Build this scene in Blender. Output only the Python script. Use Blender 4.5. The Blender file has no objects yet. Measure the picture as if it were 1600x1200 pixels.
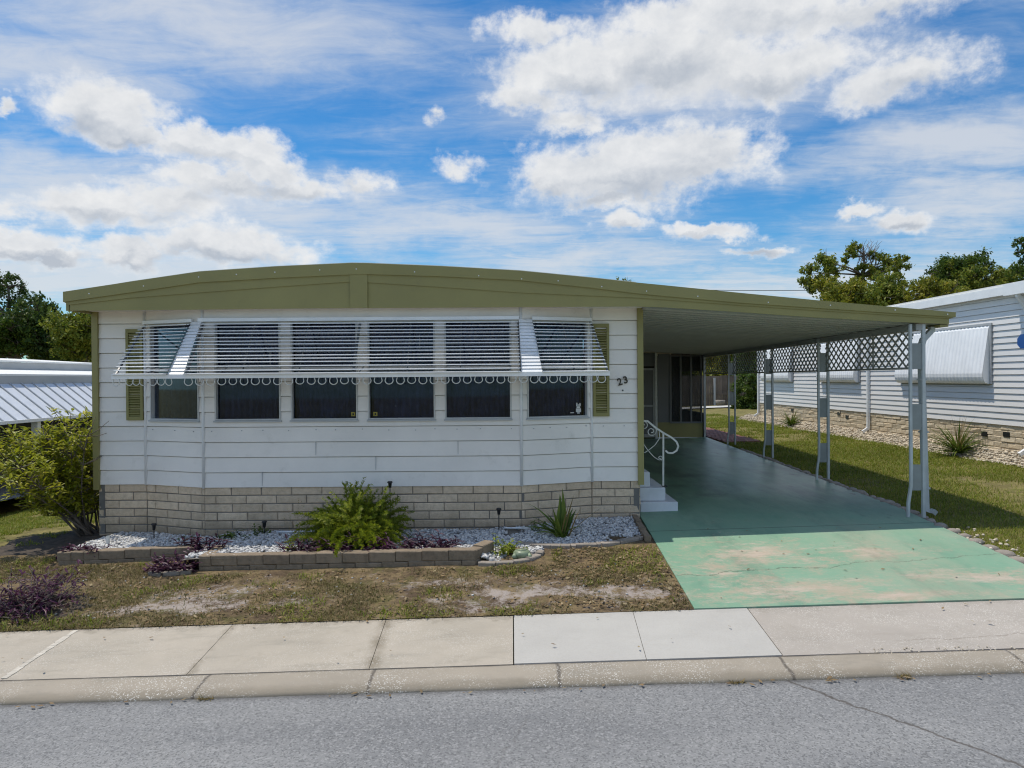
import bpy, math, random
import numpy as np
from mathutils import Vector, Matrix
random.seed(7); rng = np.random.default_rng(11)
R = math.radians
scene = bpy.context.scene
COL = scene.collection
# ------------------------------------------------------------------ camera model (photo pixels -> metres)
F = 1110.0; CZ = 2.1; HY = 591.5; ROLL = 0.007
def at(px, py, Y):
    u = px-800-ROLL*(py-600); v = py-HY+ROLL*(px-800)
    return Vector((u*Y/F, Y, CZ-v*Y/F))
SKEW = 0.04
def smooth(a, b, x):
    t = np.clip((np.asarray(x, float)-a)/(b-a), 0, 1); return t*t*(3-2*t)
def G(x, y):
    """height of the natural ground"""
    x = np.asarray(x, float); y = np.asarray(y, float)
    g = np.interp(y, [-60, 0, 5.1, 5.12, 5.42, 6.42, 9.85, 60], [-.12, -.12, -.12, -.12, -.07, -.05, .121, .121])
    gx = .0246*np.clip(x, -12, 14) + .012*np.clip(x-7, 0, 4)
    gx = gx - .115*np.clip(-x-6.2, 0, 5)*smooth(9.2, 12.5, y)
    return g+gx
def g1(x, y): return float(G(x, y))

# ------------------------------------------------------------------ mesh builder
def org(parent):
    o = Vector((0, 0, 0))
    while parent is not None:
        o += Vector(parent.location); parent = parent.parent
    return o
def tagit(o, label=None, cat=None, group=None, kind=None):
    if label: o['label'] = label
    if cat: o['category'] = cat
    if group: o['group'] = group
    if kind: o['kind'] = kind
    return o
def empty(name, loc, label, cat, group=None):
    o = bpy.data.objects.new(name, None); o.empty_display_size = .2
    o.location = loc; COL.objects.link(o)
    return tagit(o, label, cat, group)
class MB:
    def __init__(s): s.v = []; s.f = []; s.m = []; s.mi = 0
    def face(s, pts):
        b = len(s.v); s.v.extend([tuple(p) for p in pts]); s.f.append(tuple(range(b, b+len(pts)))); s.m.append(s.mi)
    def hexa(s, c):
        b = len(s.v); s.v.extend([tuple(p) for p in c])
        for q in ((0,3,2,1),(4,5,6,7),(0,1,5,4),(1,2,6,5),(2,3,7,6),(3,0,4,7)):
            s.f.append(tuple(b+i for i in q)); s.m.append(s.mi)
    def box(s, x0, x1, y0, y1, z0, z1):
        s.hexa([(x0,y0,z0),(x1,y0,z0),(x1,y1,z0),(x0,y1,z0),(x0,y0,z1),(x1,y0,z1),(x1,y1,z1),(x0,y1,z1)])
    def obox(s, fr, s0, s1, d0, d1, z0, z1):
        """fr=(origin2d, tangent2d, normal2d); s along the wall, d outward"""
        o, t, n = fr
        P = lambda a, d, z: (o[0]+t[0]*a+n[0]*d, o[1]+t[1]*a+n[1]*d, z)
        s.hexa([P(s0,d1,z0),P(s1,d1,z0),P(s1,d0,z0),P(s0,d0,z0),P(s0,d1,z1),P(s1,d1,z1),P(s1,d0,z1),P(s0,d0,z1)])
    def bbox(s, fr, s0, s1, d0, d1, z0, z1, b=.006, jit=0):
        """block with a chamfered outer face"""
        o, t, n = fr
        j = lambda: random.uniform(-jit, jit)
        P = lambda a, d, z: (o[0]+t[0]*a+n[0]*d, o[1]+t[1]*a+n[1]*d, z)
        k = len(s.v)
        s.v += [P(s0,d0,z0),P(s1,d0,z0),P(s1,d0,z1),P(s0,d0,z1)]
        s.v += [P(s0,d1-b,z0),P(s1,d1-b,z0),P(s1,d1-b,z1),P(s0,d1-b,z1)]
        s.v += [P(s0+b+abs(j()),d1+j(),z0+b+abs(j())),P(s1-b-abs(j()),d1+j(),z0+b+abs(j())),P(s1-b-abs(j()),d1+j(),z1-b-abs(j())),P(s0+b+abs(j()),d1+j(),z1-b-abs(j()))]
        for r0 in (0, 4):
            for i in range(4):
                a, c = i, (i+1) % 4
                s.f.append((k+r0+a,k+r0+c,k+r0+4+c,k+r0+4+a)); s.m.append(s.mi)
        s.f.append((k+8,k+9,k+10,k+11)); s.m.append(s.mi)
        s.f.append((k+3,k+2,k+1,k)); s.m.append(s.mi)
    def strip_xz(s, top, bot, y0, y1):
        """solid band between two polylines in XZ (same number of points)"""
        for i in range(len(top)-1):
            a, b, c, d = bot[i], bot[i+1], top[i+1], top[i]
            s.hexa([(a[0],y0,a[1]),(b[0],y0,b[1]),(b[0],y1,b[1]),(a[0],y1,a[1]),(d[0],y0,d[1]),(c[0],y0,c[1]),(c[0],y1,c[1]),(d[0],y1,d[1])])
    def tube(s, pts, r, n=8, cap=True):
        pts = [Vector(p) for p in pts]; m = len(pts)
        rs = r if isinstance(r, (list, tuple)) else [r]*m
        b = len(s.v); ref = None
        for i, p in enumerate(pts):
            d = (pts[min(i+1, m-1)]-pts[max(i-1, 0)])
            d = d.normalized() if d.length > 1e-9 else Vector((0, 0, 1))
            if ref is None:
                ref = Vector((1, 0, 0)) if abs(d.x) < .8 else Vector((0, 1, 0))
            ref = (ref-d*ref.dot(d))
            if ref.length < 1e-6: ref = d.orthogonal()
            ref.normalize(); q = d.cross(ref)
            for k in range(n):
                a = 2*math.pi*k/n
                s.v.append(tuple(p+(ref*math.cos(a)+q*math.sin(a))*rs[i]))
        for i in range(m-1):
            for k in range(n):
                s.f.append((b+i*n+k, b+i*n+(k+1) % n, b+(i+1)*n+(k+1) % n, b+(i+1)*n+k)); s.m.append(s.mi)
        if cap:
            s.f.append(tuple(b+k for k in range(n))[::-1]); s.m.append(s.mi)
            s.f.append(tuple(b+(m-1)*n+k for k in range(n))); s.m.append(s.mi)
    def rbar(s, pts, w, d, up=(0, 0, 1)):
        """rectangular section bar through points: w along up-cross, d along the other"""
        pts = [Vector(p) for p in pts]; m = len(pts); b = len(s.v)
        for i, p in enumerate(pts):
            t = (pts[min(i+1, m-1)]-pts[max(i-1, 0)]).normalized()
            a = t.cross(Vector(up))
            if a.length < 1e-4: a = t.orthogonal()
            a.normalize(); c = a.cross(t)
            for (x, y) in ((-1,-1),(1,-1),(1,1),(-1,1)): s.v.append(tuple(p+a*x*w/2+c*y*d/2))
        for i in range(m-1):
            for k in range(4):
                s.f.append((b+i*4+k, b+i*4+(k+1) % 4, b+(i+1)*4+(k+1) % 4, b+(i+1)*4+k)); s.m.append(s.mi)
        s.f.append((b+3,b+2,b+1,b)); s.m.append(s.mi)
        e = b+(m-1)*4; s.f.append((e,e+1,e+2,e+3)); s.m.append(s.mi)
    def blade(s, p, d, L, w, bend, n=4, fold=.25, side=None):
        """long leaf: from p along d, drooping by bend"""
        p = Vector(p); d = Vector(d).normalized()
        sd = side or d.cross(Vector((0, 0, 1)))
        sd = Vector(sd)
        if sd.length < 1e-3: sd = Vector((1, 0, 0))
        sd.normalize(); b = len(s.v); q = p.copy(); dd = d.copy()
        for i in range(n+1):
            t = i/n; ww = w*(.45+1.6*t*(1-t)+.15*(1-t))*(1-t**3)
            up = sd.cross(dd)
            s.v += [tuple(q-sd*ww*.5+up*ww*fold), tuple(q), tuple(q+sd*ww*.5+up*ww*fold)]
            dd = (dd+Vector((0, 0, -bend/n))).normalized(); q = q+dd*(L/n)
        for i in range(n):
            a = b+i*3
            s.f += [(a,a+1,a+4,a+3),(a+1,a+2,a+5,a+4)]; s.m += [s.mi]*2
    def build(s, name, mats, parent=None, smooth=False, label=None):
        me = bpy.data.meshes.new(name); o3 = org(parent)
        me.from_pydata([(x-o3.x, y-o3.y, z-o3.z) for x, y, z in s.v], [], s.f)
        mats = mats if isinstance(mats, (list, tuple)) else [mats]
        for m in mats: me.materials.append(m)
        if len(mats) > 1: me.polygons.foreach_set('material_index', s.m)
        if smooth: me.polygons.foreach_set('use_smooth', [True]*len(s.f))
        me.update()
        o = bpy.data.objects.new(name, me); COL.objects.link(o)
        if parent is not None: o.parent = parent
        if label: o['label'] = label
        return o
def np_mesh(name, V, Fa, mats, parent=None, smooth=False):
    """fast mesh: V (n,3), Fa (m,k) all faces k-gons"""
    V = np.asarray(V, float)-np.array(org(parent)); me = bpy.data.meshes.new(name)
    Fa = np.asarray(Fa, np.int32); m, k = Fa.shape
    me.vertices.add(len(V)); me.vertices.foreach_set('co', V.astype(np.float32).ravel())
    me.loops.add(m*k); me.loops.foreach_set('vertex_index', Fa.ravel())
    me.polygons.add(m); me.polygons.foreach_set('loop_start', np.arange(m, dtype=np.int32)*k)
    me.polygons.foreach_set('use_smooth', np.full(m, smooth))
    me.materials.append(mats); me.update(calc_edges=True); me.validate()
    o = bpy.data.objects.new(name, me); COL.objects.link(o)
    if parent is not None: o.parent = parent
    return o
def copy_tree(o, parent=None):
    c = o.copy(); COL.objects.link(c); c.parent = parent
    for ch in list(o.children): copy_tree(ch, c)
    return c
def frame2(p0, p1):
    t = Vector((p1[0]-p0[0], p1[1]-p0[1])); L = t.length; t = t/L
    return (p0, (t.x, t.y), (t.y, -t.x)), L
def fbm(x, y, sc, oct=4, seed=0):
    x = np.asarray(x)*sc; y = np.asarray(y)*sc; tot = 0; amp = 1; nrm = 0
    for o in range(oct):
        tab = np.random.default_rng(seed*31+o).random((64, 64))
        xi = np.floor(x).astype(int); yi = np.floor(y).astype(int); fx = x-xi; fy = y-yi
        fx = fx*fx*(3-2*fx); fy = fy*fy*(3-2*fy)
        a = tab[xi % 64, yi % 64]; b = tab[(xi+1) % 64, yi % 64]; c = tab[xi % 64, (yi+1) % 64]; d = tab[(xi+1) % 64, (yi+1) % 64]
        tot = tot+amp*((a*(1-fx)+b*fx)*(1-fy)+(c*(1-fx)+d*fx)*fy); nrm += amp
        amp *= .5; x = x*2+17.3; y = y*2+5.1
    return tot/nrm

# ------------------------------------------------------------------ node helpers
class S:
    """socket wrapper with arithmetic"""
    def __init__(s, nt, sock): s.nt = nt; s.k = sock
    def _op(s, op, o=None, o2=None, rev=False, clamp=False):
        n = s.nt.nodes.new('ShaderNodeMath'); n.operation = op; n.use_clamp = clamp
        args = [s, o, o2] if not rev else [o, s]
        for i, a in enumerate(args):
            if a is None: continue
            if isinstance(a, S): s.nt.links.new(a.k, n.inputs[i])
            else: n.inputs[i].default_value = float(a)
        return S(s.nt, n.outputs[0])
    def __add__(s, o): return s._op('ADD', o)
    __radd__ = __add__
    def __mul__(s, o): return s._op('MULTIPLY', o)
    __rmul__ = __mul__
    def __sub__(s, o): return s._op('SUBTRACT', o)
    def __rsub__(s, o): return s._op('SUBTRACT', o, rev=True)
    def __truediv__(s, o): return s._op('DIVIDE', o)
    def abs(s): return s._op('ABSOLUTE')
    def sqrt(s): return s._op('SQRT')
    def max(s, o): return s._op('MAXIMUM', o)
    def min(s, o): return s._op('MINIMUM', o)
    def pow(s, o): return s._op('POWER', o)
    def atan2(s, o): return s._op('ARCTAN2', o)
    def sat(s): return s._op('ADD', 0.0, clamp=True)
    def ss(s, a, b):
        n = s.nt.nodes.new('ShaderNodeMapRange'); n.interpolation_type = 'SMOOTHSTEP'
        s.nt.links.new(s.k, n.inputs[0]); n.inputs[1].default_value = a; n.inputs[2].default_value = b
        n.inputs[3].default_value = 0; n.inputs[4].default_value = 1
        return S(s.nt, n.outputs[0])
    def inv(s): return 1.0-s
def setin(nt, sock, v):
    if isinstance(v, S): nt.links.new(v.k, sock)
    elif isinstance(v, (tuple, list)):
        sock.default_value = tuple(v)+((1.0,) if len(v) == 3 and sock.type == 'RGBA' else ())
    else: sock.default_value = v
class NT:
    def __init__(s, nt): s.nt = nt
    def coord(s, which='Object'):
        return S(s.nt, s.nt.nodes.new('ShaderNodeTexCoord').outputs[which])
    def geo(s, which='Position'): return S(s.nt, s.nt.nodes.new('ShaderNodeNewGeometry').outputs[which])
    def island(s): return s.geo('Random Per Island')
    def sep(s, v):
        n = s.nt.nodes.new('ShaderNodeSeparateXYZ'); setin(s.nt, n.inputs[0], v); return [S(s.nt, o) for o in n.outputs]
    def comb(s, x=0, y=0, z=0):
        n = s.nt.nodes.new('ShaderNodeCombineXYZ')
        for i, a in enumerate((x, y, z)): setin(s.nt, n.inputs[i], a)
        return S(s.nt, n.outputs[0])
    def scale(s, v, sc):
        n = s.nt.nodes.new('ShaderNodeMapping'); setin(s.nt, n.inputs[0], v); n.inputs['Scale'].default_value = sc; return S(s.nt, n.outputs[0])
    def noise(s, v, sc, det=4, rough=.55, dist=0):
        n = s.nt.nodes.new('ShaderNodeTexNoise'); setin(s.nt, n.inputs['Vector'], v)
        n.inputs['Scale'].default_value = sc; n.inputs['Detail'].default_value = det; n.inputs['Roughness'].default_value = rough; n.inputs['Distortion'].default_value = dist
        return S(s.nt, n.outputs[0])
    def voro(s, v, sc, out='Distance', feat='F1'):
        n = s.nt.nodes.new('ShaderNodeTexVoronoi'); n.feature = feat; setin(s.nt, n.inputs['Vector'], v); n.inputs['Scale'].default_value = sc
        return S(s.nt, n.outputs[out])
    def mix(s, f, a, b, mode='MIX'):
        n = s.nt.nodes.new('ShaderNodeMix'); n.data_type = 'RGBA'; n.blend_type = mode
        setin(s.nt, n.inputs[0], f); setin(s.nt, n.inputs[6], a); setin(s.nt, n.inputs[7], b)
        return S(s.nt, n.outputs[2])
    def ramp(s, f, stops):
        n = s.nt.nodes.new('ShaderNodeValToRGB'); setin(s.nt, n.inputs[0], f); e = n.color_ramp.elements
        while len(e) < len(stops): e.new(.5)
        for k, (p, c) in zip(e, stops): k.position = p; k.color = tuple(c)+(1,)
        return S(s.nt, n.outputs[0])
    def attr(s, name):
        n = s.nt.nodes.new('ShaderNodeAttribute'); n.attribute_name = name; return S(s.nt, n.outputs['Fac'])
    def bump(s, h, st=.3, dist=.02):
        n = s.nt.nodes.new('ShaderNodeBump'); setin(s.nt, n.inputs['Height'], h); n.inputs['Strength'].default_value = st; n.inputs['Distance'].default_value = dist
        return S(s.nt, n.outputs[0])
def newmat(name):
    m = bpy.data.materials.new(name); m.use_nodes = True
    nt = m.node_tree; b = nt.nodes['Principled BSDF']
    return m, NT(nt), b
def pset(nt, b, color=None, rough=None, normal=None, spec=None, metal=None):
    if color is not None: setin(nt.nt, b.inputs['Base Color'], color)
    if rough is not None: setin(nt.nt, b.inputs['Roughness'], rough)
    if normal is not None: setin(nt.nt, b.inputs['Normal'], normal)
    if spec is not None: b.inputs['Specular IOR Level'].default_value = spec
    if metal is not None: b.inputs['Metallic'].default_value = metal
def mul3(c, k): return tuple(min(1, x*k) for x in c)
def paint(name, c, rough=.5, var=.12, sc=2.0, bump=.0, bsc=60, island=.0, dirt=None, dirt_amt=.0, metal=0, streak=False):
    """painted / plain surface with uneven tone, optional grime and island variation"""
    m, n, b = newmat(name); co = n.coord()
    if streak: co2 = n.scale(co, (6, 6, .5))
    else: co2 = co
    k = n.noise(co2, sc, 5, .6)
    col = n.mix(k.ss(.3, .7), mul3(c, 1-var), mul3(c, 1+var))
    if island:
        col = n.mix(n.island(), col, n.mix(1.0, col, (1-island,)*3, 'MULTIPLY'))
    if dirt is not None:
        d = n.noise(co, sc*3.1, 6, .7).ss(.55, .8)*dirt_amt
        col = n.mix(d, col, dirt)
    nr = n.bump(n.noise(co, bsc, 3), bump, .01) if bump else None
    pset(n, b, col, n.noise(co, sc*4, 3)*.2+(rough-.1), nr, metal=metal)
    return m
def leafmat(name, cols, rough=.5, trans=.25):
    m, n, b = newmat(name)
    c = n.ramp(n.island(), [(i/(max(1, len(cols)-1)), q) for i, q in enumerate(cols)])
    k = n.noise(n.geo('Position'), .8, 3)
    c = n.mix(k.ss(.35, .65)*.5, c, n.mix(1.0, c, (.55, .6, .5), 'MULTIPLY'))
    pset(n, b, c, rough, spec=.18)
    t = n.nt.nodes.new('ShaderNodeBsdfTranslucent'); setin(n.nt, t.inputs[0], n.mix(1.0, c, (1.3, 1.35, .9), 'MULTIPLY'))
    mx = n.nt.nodes.new('ShaderNodeMixShader'); mx.inputs[0].default_value = trans
    out = n.nt.nodes['Material Output']
    n.nt.links.new(b.outputs[0], mx.inputs[1]); n.nt.links.new(t.outputs[0], mx.inputs[2]); n.nt.links.new(mx.outputs[0], out.inputs[0])
    return m
OLIVE = (.27, .242, .088)
M = {}
M['olive'] = paint('olive_paint', OLIVE, .5, .07, 1.3, dirt=(.13,.12,.06), dirt_amt=.25)
M['olive_dark'] = paint('olive_shutter', (.24,.22,.075), .5, .08, 3)
M['siding'] = paint('white_siding', (.80,.758,.708), .45, .06, 1.1, bump=.10, bsc=3, dirt=(.47,.44,.38), dirt_amt=.42)
M['white'] = paint('white_enamel', (.78,.79,.80), .4, .04, 3)
M['alu'] = paint('white_aluminium', (.84,.845,.85), .35, .05, 3, dirt=(.45,.43,.4), dirt_amt=.2)
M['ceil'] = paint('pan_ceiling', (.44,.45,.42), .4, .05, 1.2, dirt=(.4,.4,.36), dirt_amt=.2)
M['mill'] = paint('mill_aluminium', (.42,.43,.44), .4, .08, 5)
M['rail'] = paint('aged_white_rail', (.62,.62,.58), .45, .1, 8, dirt=(.3,.22,.15), dirt_amt=.4)
M['lattice'] = paint('grey_lattice', (.30,.30,.285), .5, .08, 4)
M['plate'] = paint('post_plate', (.24,.26,.26), .5, .1, 4)  # darker than the post paint: shade on the plates is in the colour
M['post'] = paint('post_paint', (.44,.47,.48), .45, .1, 4, dirt=(.25,.24,.2), dirt_amt=.35)
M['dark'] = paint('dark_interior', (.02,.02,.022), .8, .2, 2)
M['black'] = paint('black_plastic', (.015,.015,.017), .4, .2, 4)
M['frame'] = paint('window_frame', (.50,.50,.49), .4, .06, 5)
M['rib'] = paint('dark_rib', (.16,.17,.18), .4, .08, 5)
M['roofwhite'] = paint('white_roof_coat', (.78,.765,.72), .6, .05, .7, dirt=(.45,.43,.4), dirt_amt=.4)
M['greywall'] = paint('grey_panel', (.42,.42,.41), .6, .06, 1.5)
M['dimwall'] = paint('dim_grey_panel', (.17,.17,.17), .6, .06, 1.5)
M['wood'] = paint('weathered_wood', (.17,.13,.10), .8, .25, 2, bump=.2, bsc=20, island=.35)
M['bark'] = paint('bark', (.13,.105,.085), .9, .3, 6, bump=.6, bsc=30)
M['twig'] = paint('dry_twig', (.30,.24,.20), .9, .3, 6, island=.4)
M['mortar'] = paint('mortar', (.17,.16,.145), .9, .15, 6, bump=.3, bsc=80)
M['blue'] = paint('blue_enamel', (.01,.08,.30), .35, .05, 3)
M['step'] = paint('painted_step', (.62,.64,.67), .6, .06, 5, bump=.1, bsc=40, dirt=(.4,.37,.33), dirt_amt=.35)
M['curtain'] = paint('curtain', (.27,.27,.34), .9, .25, 5)
M['teal_curtain'] = paint('pale_curtain', (.24,.32,.29), .9, .2, 4)
M['brass'] = paint('brass_black', (.03,.022,.012), .4, .4, 30)
M['yellow'] = paint('yellow_sticker', (.30,.25,.03), .5, .1, 9)
M['stickerwhite'] = paint('white_sticker', (.6,.6,.6), .5, .1, 9)
M['redbrick'] = paint('red_paver', (.30,.13,.10), .8, .15, 3, island=.3)
M['stonegreen'] = paint('green_ceramic', (.22,.27,.17), .4, .25, 9)
def blockmat(name, a, b2, dark, bsc=35, bst=.5):
    m, n, b = newmat(name); co = n.coord(); i = n.island()
    c = n.mix(i, a, b2)
    k = n.noise(co, 14, 6, .7); c = n.mix(k.ss(.35, .75)*.55, c, dark)
    c = n.mix(n.noise(co, 1.3, 4).ss(.5, .75)*.35, c, mul3(dark, .8))
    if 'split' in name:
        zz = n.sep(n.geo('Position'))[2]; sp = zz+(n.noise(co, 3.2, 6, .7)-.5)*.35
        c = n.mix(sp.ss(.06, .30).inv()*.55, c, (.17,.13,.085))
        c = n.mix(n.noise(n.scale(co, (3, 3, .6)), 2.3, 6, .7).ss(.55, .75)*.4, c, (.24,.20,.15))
    pset(n, b, c, .88, n.bump(n.noise(co, bsc, 6, .65), bst, .03)); return m
M['block'] = blockmat('split_face_block', (.78,.62,.45), (.60,.47,.335), (.40,.305,.205))
M['nblock'] = blockmat('neighbour_block', (.64,.52,.36), (.58,.50,.37), (.42,.31,.18), 18, .6)
M['planter'] = blockmat('planter_block', (.30,.23,.16), (.23,.175,.12), (.10,.078,.05), 40, .4)
M['edging'] = blockmat('edging_concrete', (.36,.31,.26), (.29,.25,.21), (.17,.145,.12), 50, .4)
def glass():
    m, n, b = newmat('window_glass'); nt = n.nt; out = nt.nodes['Material Output']
    tr = nt.nodes.new('ShaderNodeBsdfTransparent'); tr.inputs[0].default_value = (.56,.60,.69,1)
    gl = nt.nodes.new('ShaderNodeBsdfGlossy'); gl.inputs['Roughness'].default_value = .03; gl.inputs[0].default_value = (.9,.95,1,1)
    fr = nt.nodes.new('ShaderNodeFresnel'); fr.inputs[0].default_value = 1.36
    setin(nt, fr.inputs['Normal'], n.bump(n.noise(n.coord(), 1.5, 2), .05, .02))
    mx = nt.nodes.new('ShaderNodeMixShader')
    nt.links.new(fr.outputs[0], mx.inputs[0]); nt.links.new(tr.outputs[0], mx.inputs[1]); nt.links.new(gl.outputs[0], mx.inputs[2]); nt.links.new(mx.outputs[0], out.inputs[0])
    return m
M['glass'] = glass()
def screenmat():
    m, n, b = newmat('insect_screen'); nt = n.nt; out = nt.nodes['Material Output']
    tr = nt.nodes.new('ShaderNodeBsdfTransparent'); tr.inputs[0].default_value = (.8,.8,.8,1)
    b.inputs['Base Color'].default_value = (.02,.02,.02,1)
    mx = nt.nodes.new('ShaderNodeMixShader'); mx.inputs[0].default_value = .45
    nt.links.new(b.outputs[0], mx.inputs[2]); nt.links.new(tr.outputs[0], mx.inputs[1]); nt.links.new(mx.outputs[0], out.inputs[0])
    return m
M['screen'] = screenmat()
# ground materials -------------------------------------------------
def m_asphalt():
    m, n, b = newmat('aged_asphalt'); co = n.geo('Position'); x, y, z = n.sep(co)
    big = n.noise(n.scale(co, (.5, 1.4, 1)), .9, 5, .6)
    c = n.mix(big.ss(.3, .7), (.195,.193,.190), (.275,.27,.26))
    lane = n.noise(n.scale(co, (.12, 1.3, 1)), 1.6, 6, .6); c = n.mix(lane.ss(.42, .62)*.40, c, (.15,.15,.152)); c = n.mix(n.noise(co, .6, 7, .7).ss(.55, .72)*.35, c, (.27,.25,.22))
    v = n.voro(co, 75, 'Color'); vs = n.sep(v)[0]
    c = n.mix(vs.ss(.66, .92)*.5, c, (.40,.39,.375))
    c = n.mix(n.sep(n.voro(co, 95, 'Color'))[1].ss(.66, .88)*.65, c, (.07,.07,.07))
    c = n.mix(n.noise(co, 160, 2).ss(.35, .7)*.4, c, (.27,.27,.265))
    w = n.noise(co, 2.6, 5, .7)-.5
    d = (x-(1.95+(5.05-y)*.70)+w*.22).abs()
    cr = (d-.004).ss(.0, .016).inv()*y.ss(3.4, 3.7)
    d2 = (x+3.75+(5.0-y)*.9+w*.2).abs()
    cr = cr.max((d2-.004).ss(0, .02).inv()*.7*(y.ss(4.55, 4.7)))
    d3 = (x-.15+(5.0-y)*.25+w*.3).abs()
    cr = cr.max((d3-.002).ss(0, .012).inv()*.35*(n.noise(co, 1.7).ss(.5, .6)))
    c = n.mix(cr*.8, c, (.075,.062,.05))
    gut = (y+n.noise(co, 5, 4)*.12).ss(5.02, 5.17); c = n.mix(gut*.8, c, (.06,.055,.05))
    pset(n, b, c, .85, n.bump(n.noise(co, 130, 3)+vs*.4, .55, .008)); return m
M['asphalt'] = m_asphalt()
def m_concrete(name, a, b2, shell=.3, stain=.5, spk=(.64,.61,.55), dark=(.26,.225,.17)):
    m, n, b = newmat(name); co = n.geo('Position'); x, y, z = n.sep(co)
    c = n.mix(n.noise(co, 1.1, 6, .65).ss(.3, .7), a, b2)
    c = n.mix(n.noise(co, 2.4, 7, .75).ss(.52, .75)*stain, c, dark)
    c = n.mix(n.noise(co, 70, 3).ss(.4, .8)*.22, c, mul3(dark, 1.3))
    c = n.mix((n.noise(n.scale(co, (.6, 2.2, 1)), 2.2, 7, .72)).ss(.50, .70)*stain*.8, c, (.20,.185,.15))
    c = n.mix((n.noise(co, 5.5, 7, .8)+y.ss(6.2, 6.42)*.22).ss(.60, .80)*stain, c, (.15,.125,.085))
    if name == 'shell_curb':
        lip = (y+n.noise(co, 6, 5, .7)*.08).ss(5.13, 5.22).inv(); c = n.mix(lip*.55, c, (.185,.155,.11))
        back = (y+(n.noise(co, 7, 5, .7)-.5)*.05).ss(5.33, 5.37); c = n.mix(back*.7, c, (.12,.10,.075))
        for xj in (-3.9, -2.3, -1.05, .33, 2.0, 3.7): dd = (x-xj+(n.noise(co, 8, 4)-.5)*.05).abs(); c = n.mix((dd-.003).ss(0, .018).inv()*.8, c, (.085,.07,.055))
    if name == 'apron_concrete':
        dd = (y-(5.62+(x-3)*.02)+(n.noise(co, 2.2, 5, .7)-.5)*.3).abs(); c = n.mix((dd-.002).ss(0, .012).inv()*.4*x.ss(2.9, 3.3), c, (.14,.12,.09))
    if name == 'old_sidewalk':
        w = (n.noise(co, 5, 5, .7)-.5)*.16
        for xj, ww, kk in ((-1.12, .05, .75), (-2.50, .03, .6), (-5.25, .03, .5)):
            dd = (x-xj+(y-5.9)*.05+w).abs(); c = n.mix(dd.ss(0, ww*2.2).inv()*kk*n.noise(co, 3, 4).ss(.3, .6), c, (.19,.155,.105))
    if shell:
        v = n.voro(co, 150, 'Color'); q = n.sep(v)[0].ss(.84, .93)*n.noise(co, 1.6, 5, .7).ss(.38, .62)
        c = n.mix(q*shell, c, spk)
    pset(n, b, c, .88, n.bump(n.noise(co, 60, 5, .7), .3, .008)); return m
M['walk_old'] = m_concrete('old_sidewalk', (.445,.39,.315), (.38,.335,.27), .5, .38)
M['walk_new'] = m_concrete('new_sidewalk', (.475,.455,.415), (.43,.41,.375), 0, .10)
M['apron'] = m_concrete('apron_concrete', (.42,.375,.325), (.37,.33,.285), .8, .25)
M['curb'] = m_concrete('shell_curb', (.355,.305,.24), (.30,.26,.205), .85, .5)
M['slab'] = m_concrete('grey_slab', (.22,.22,.22), (.18,.18,.18), 0, .3)
M['path'] = m_concrete('white_path', (.62,.61,.58), (.55,.54,.52), 0, .2)
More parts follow.
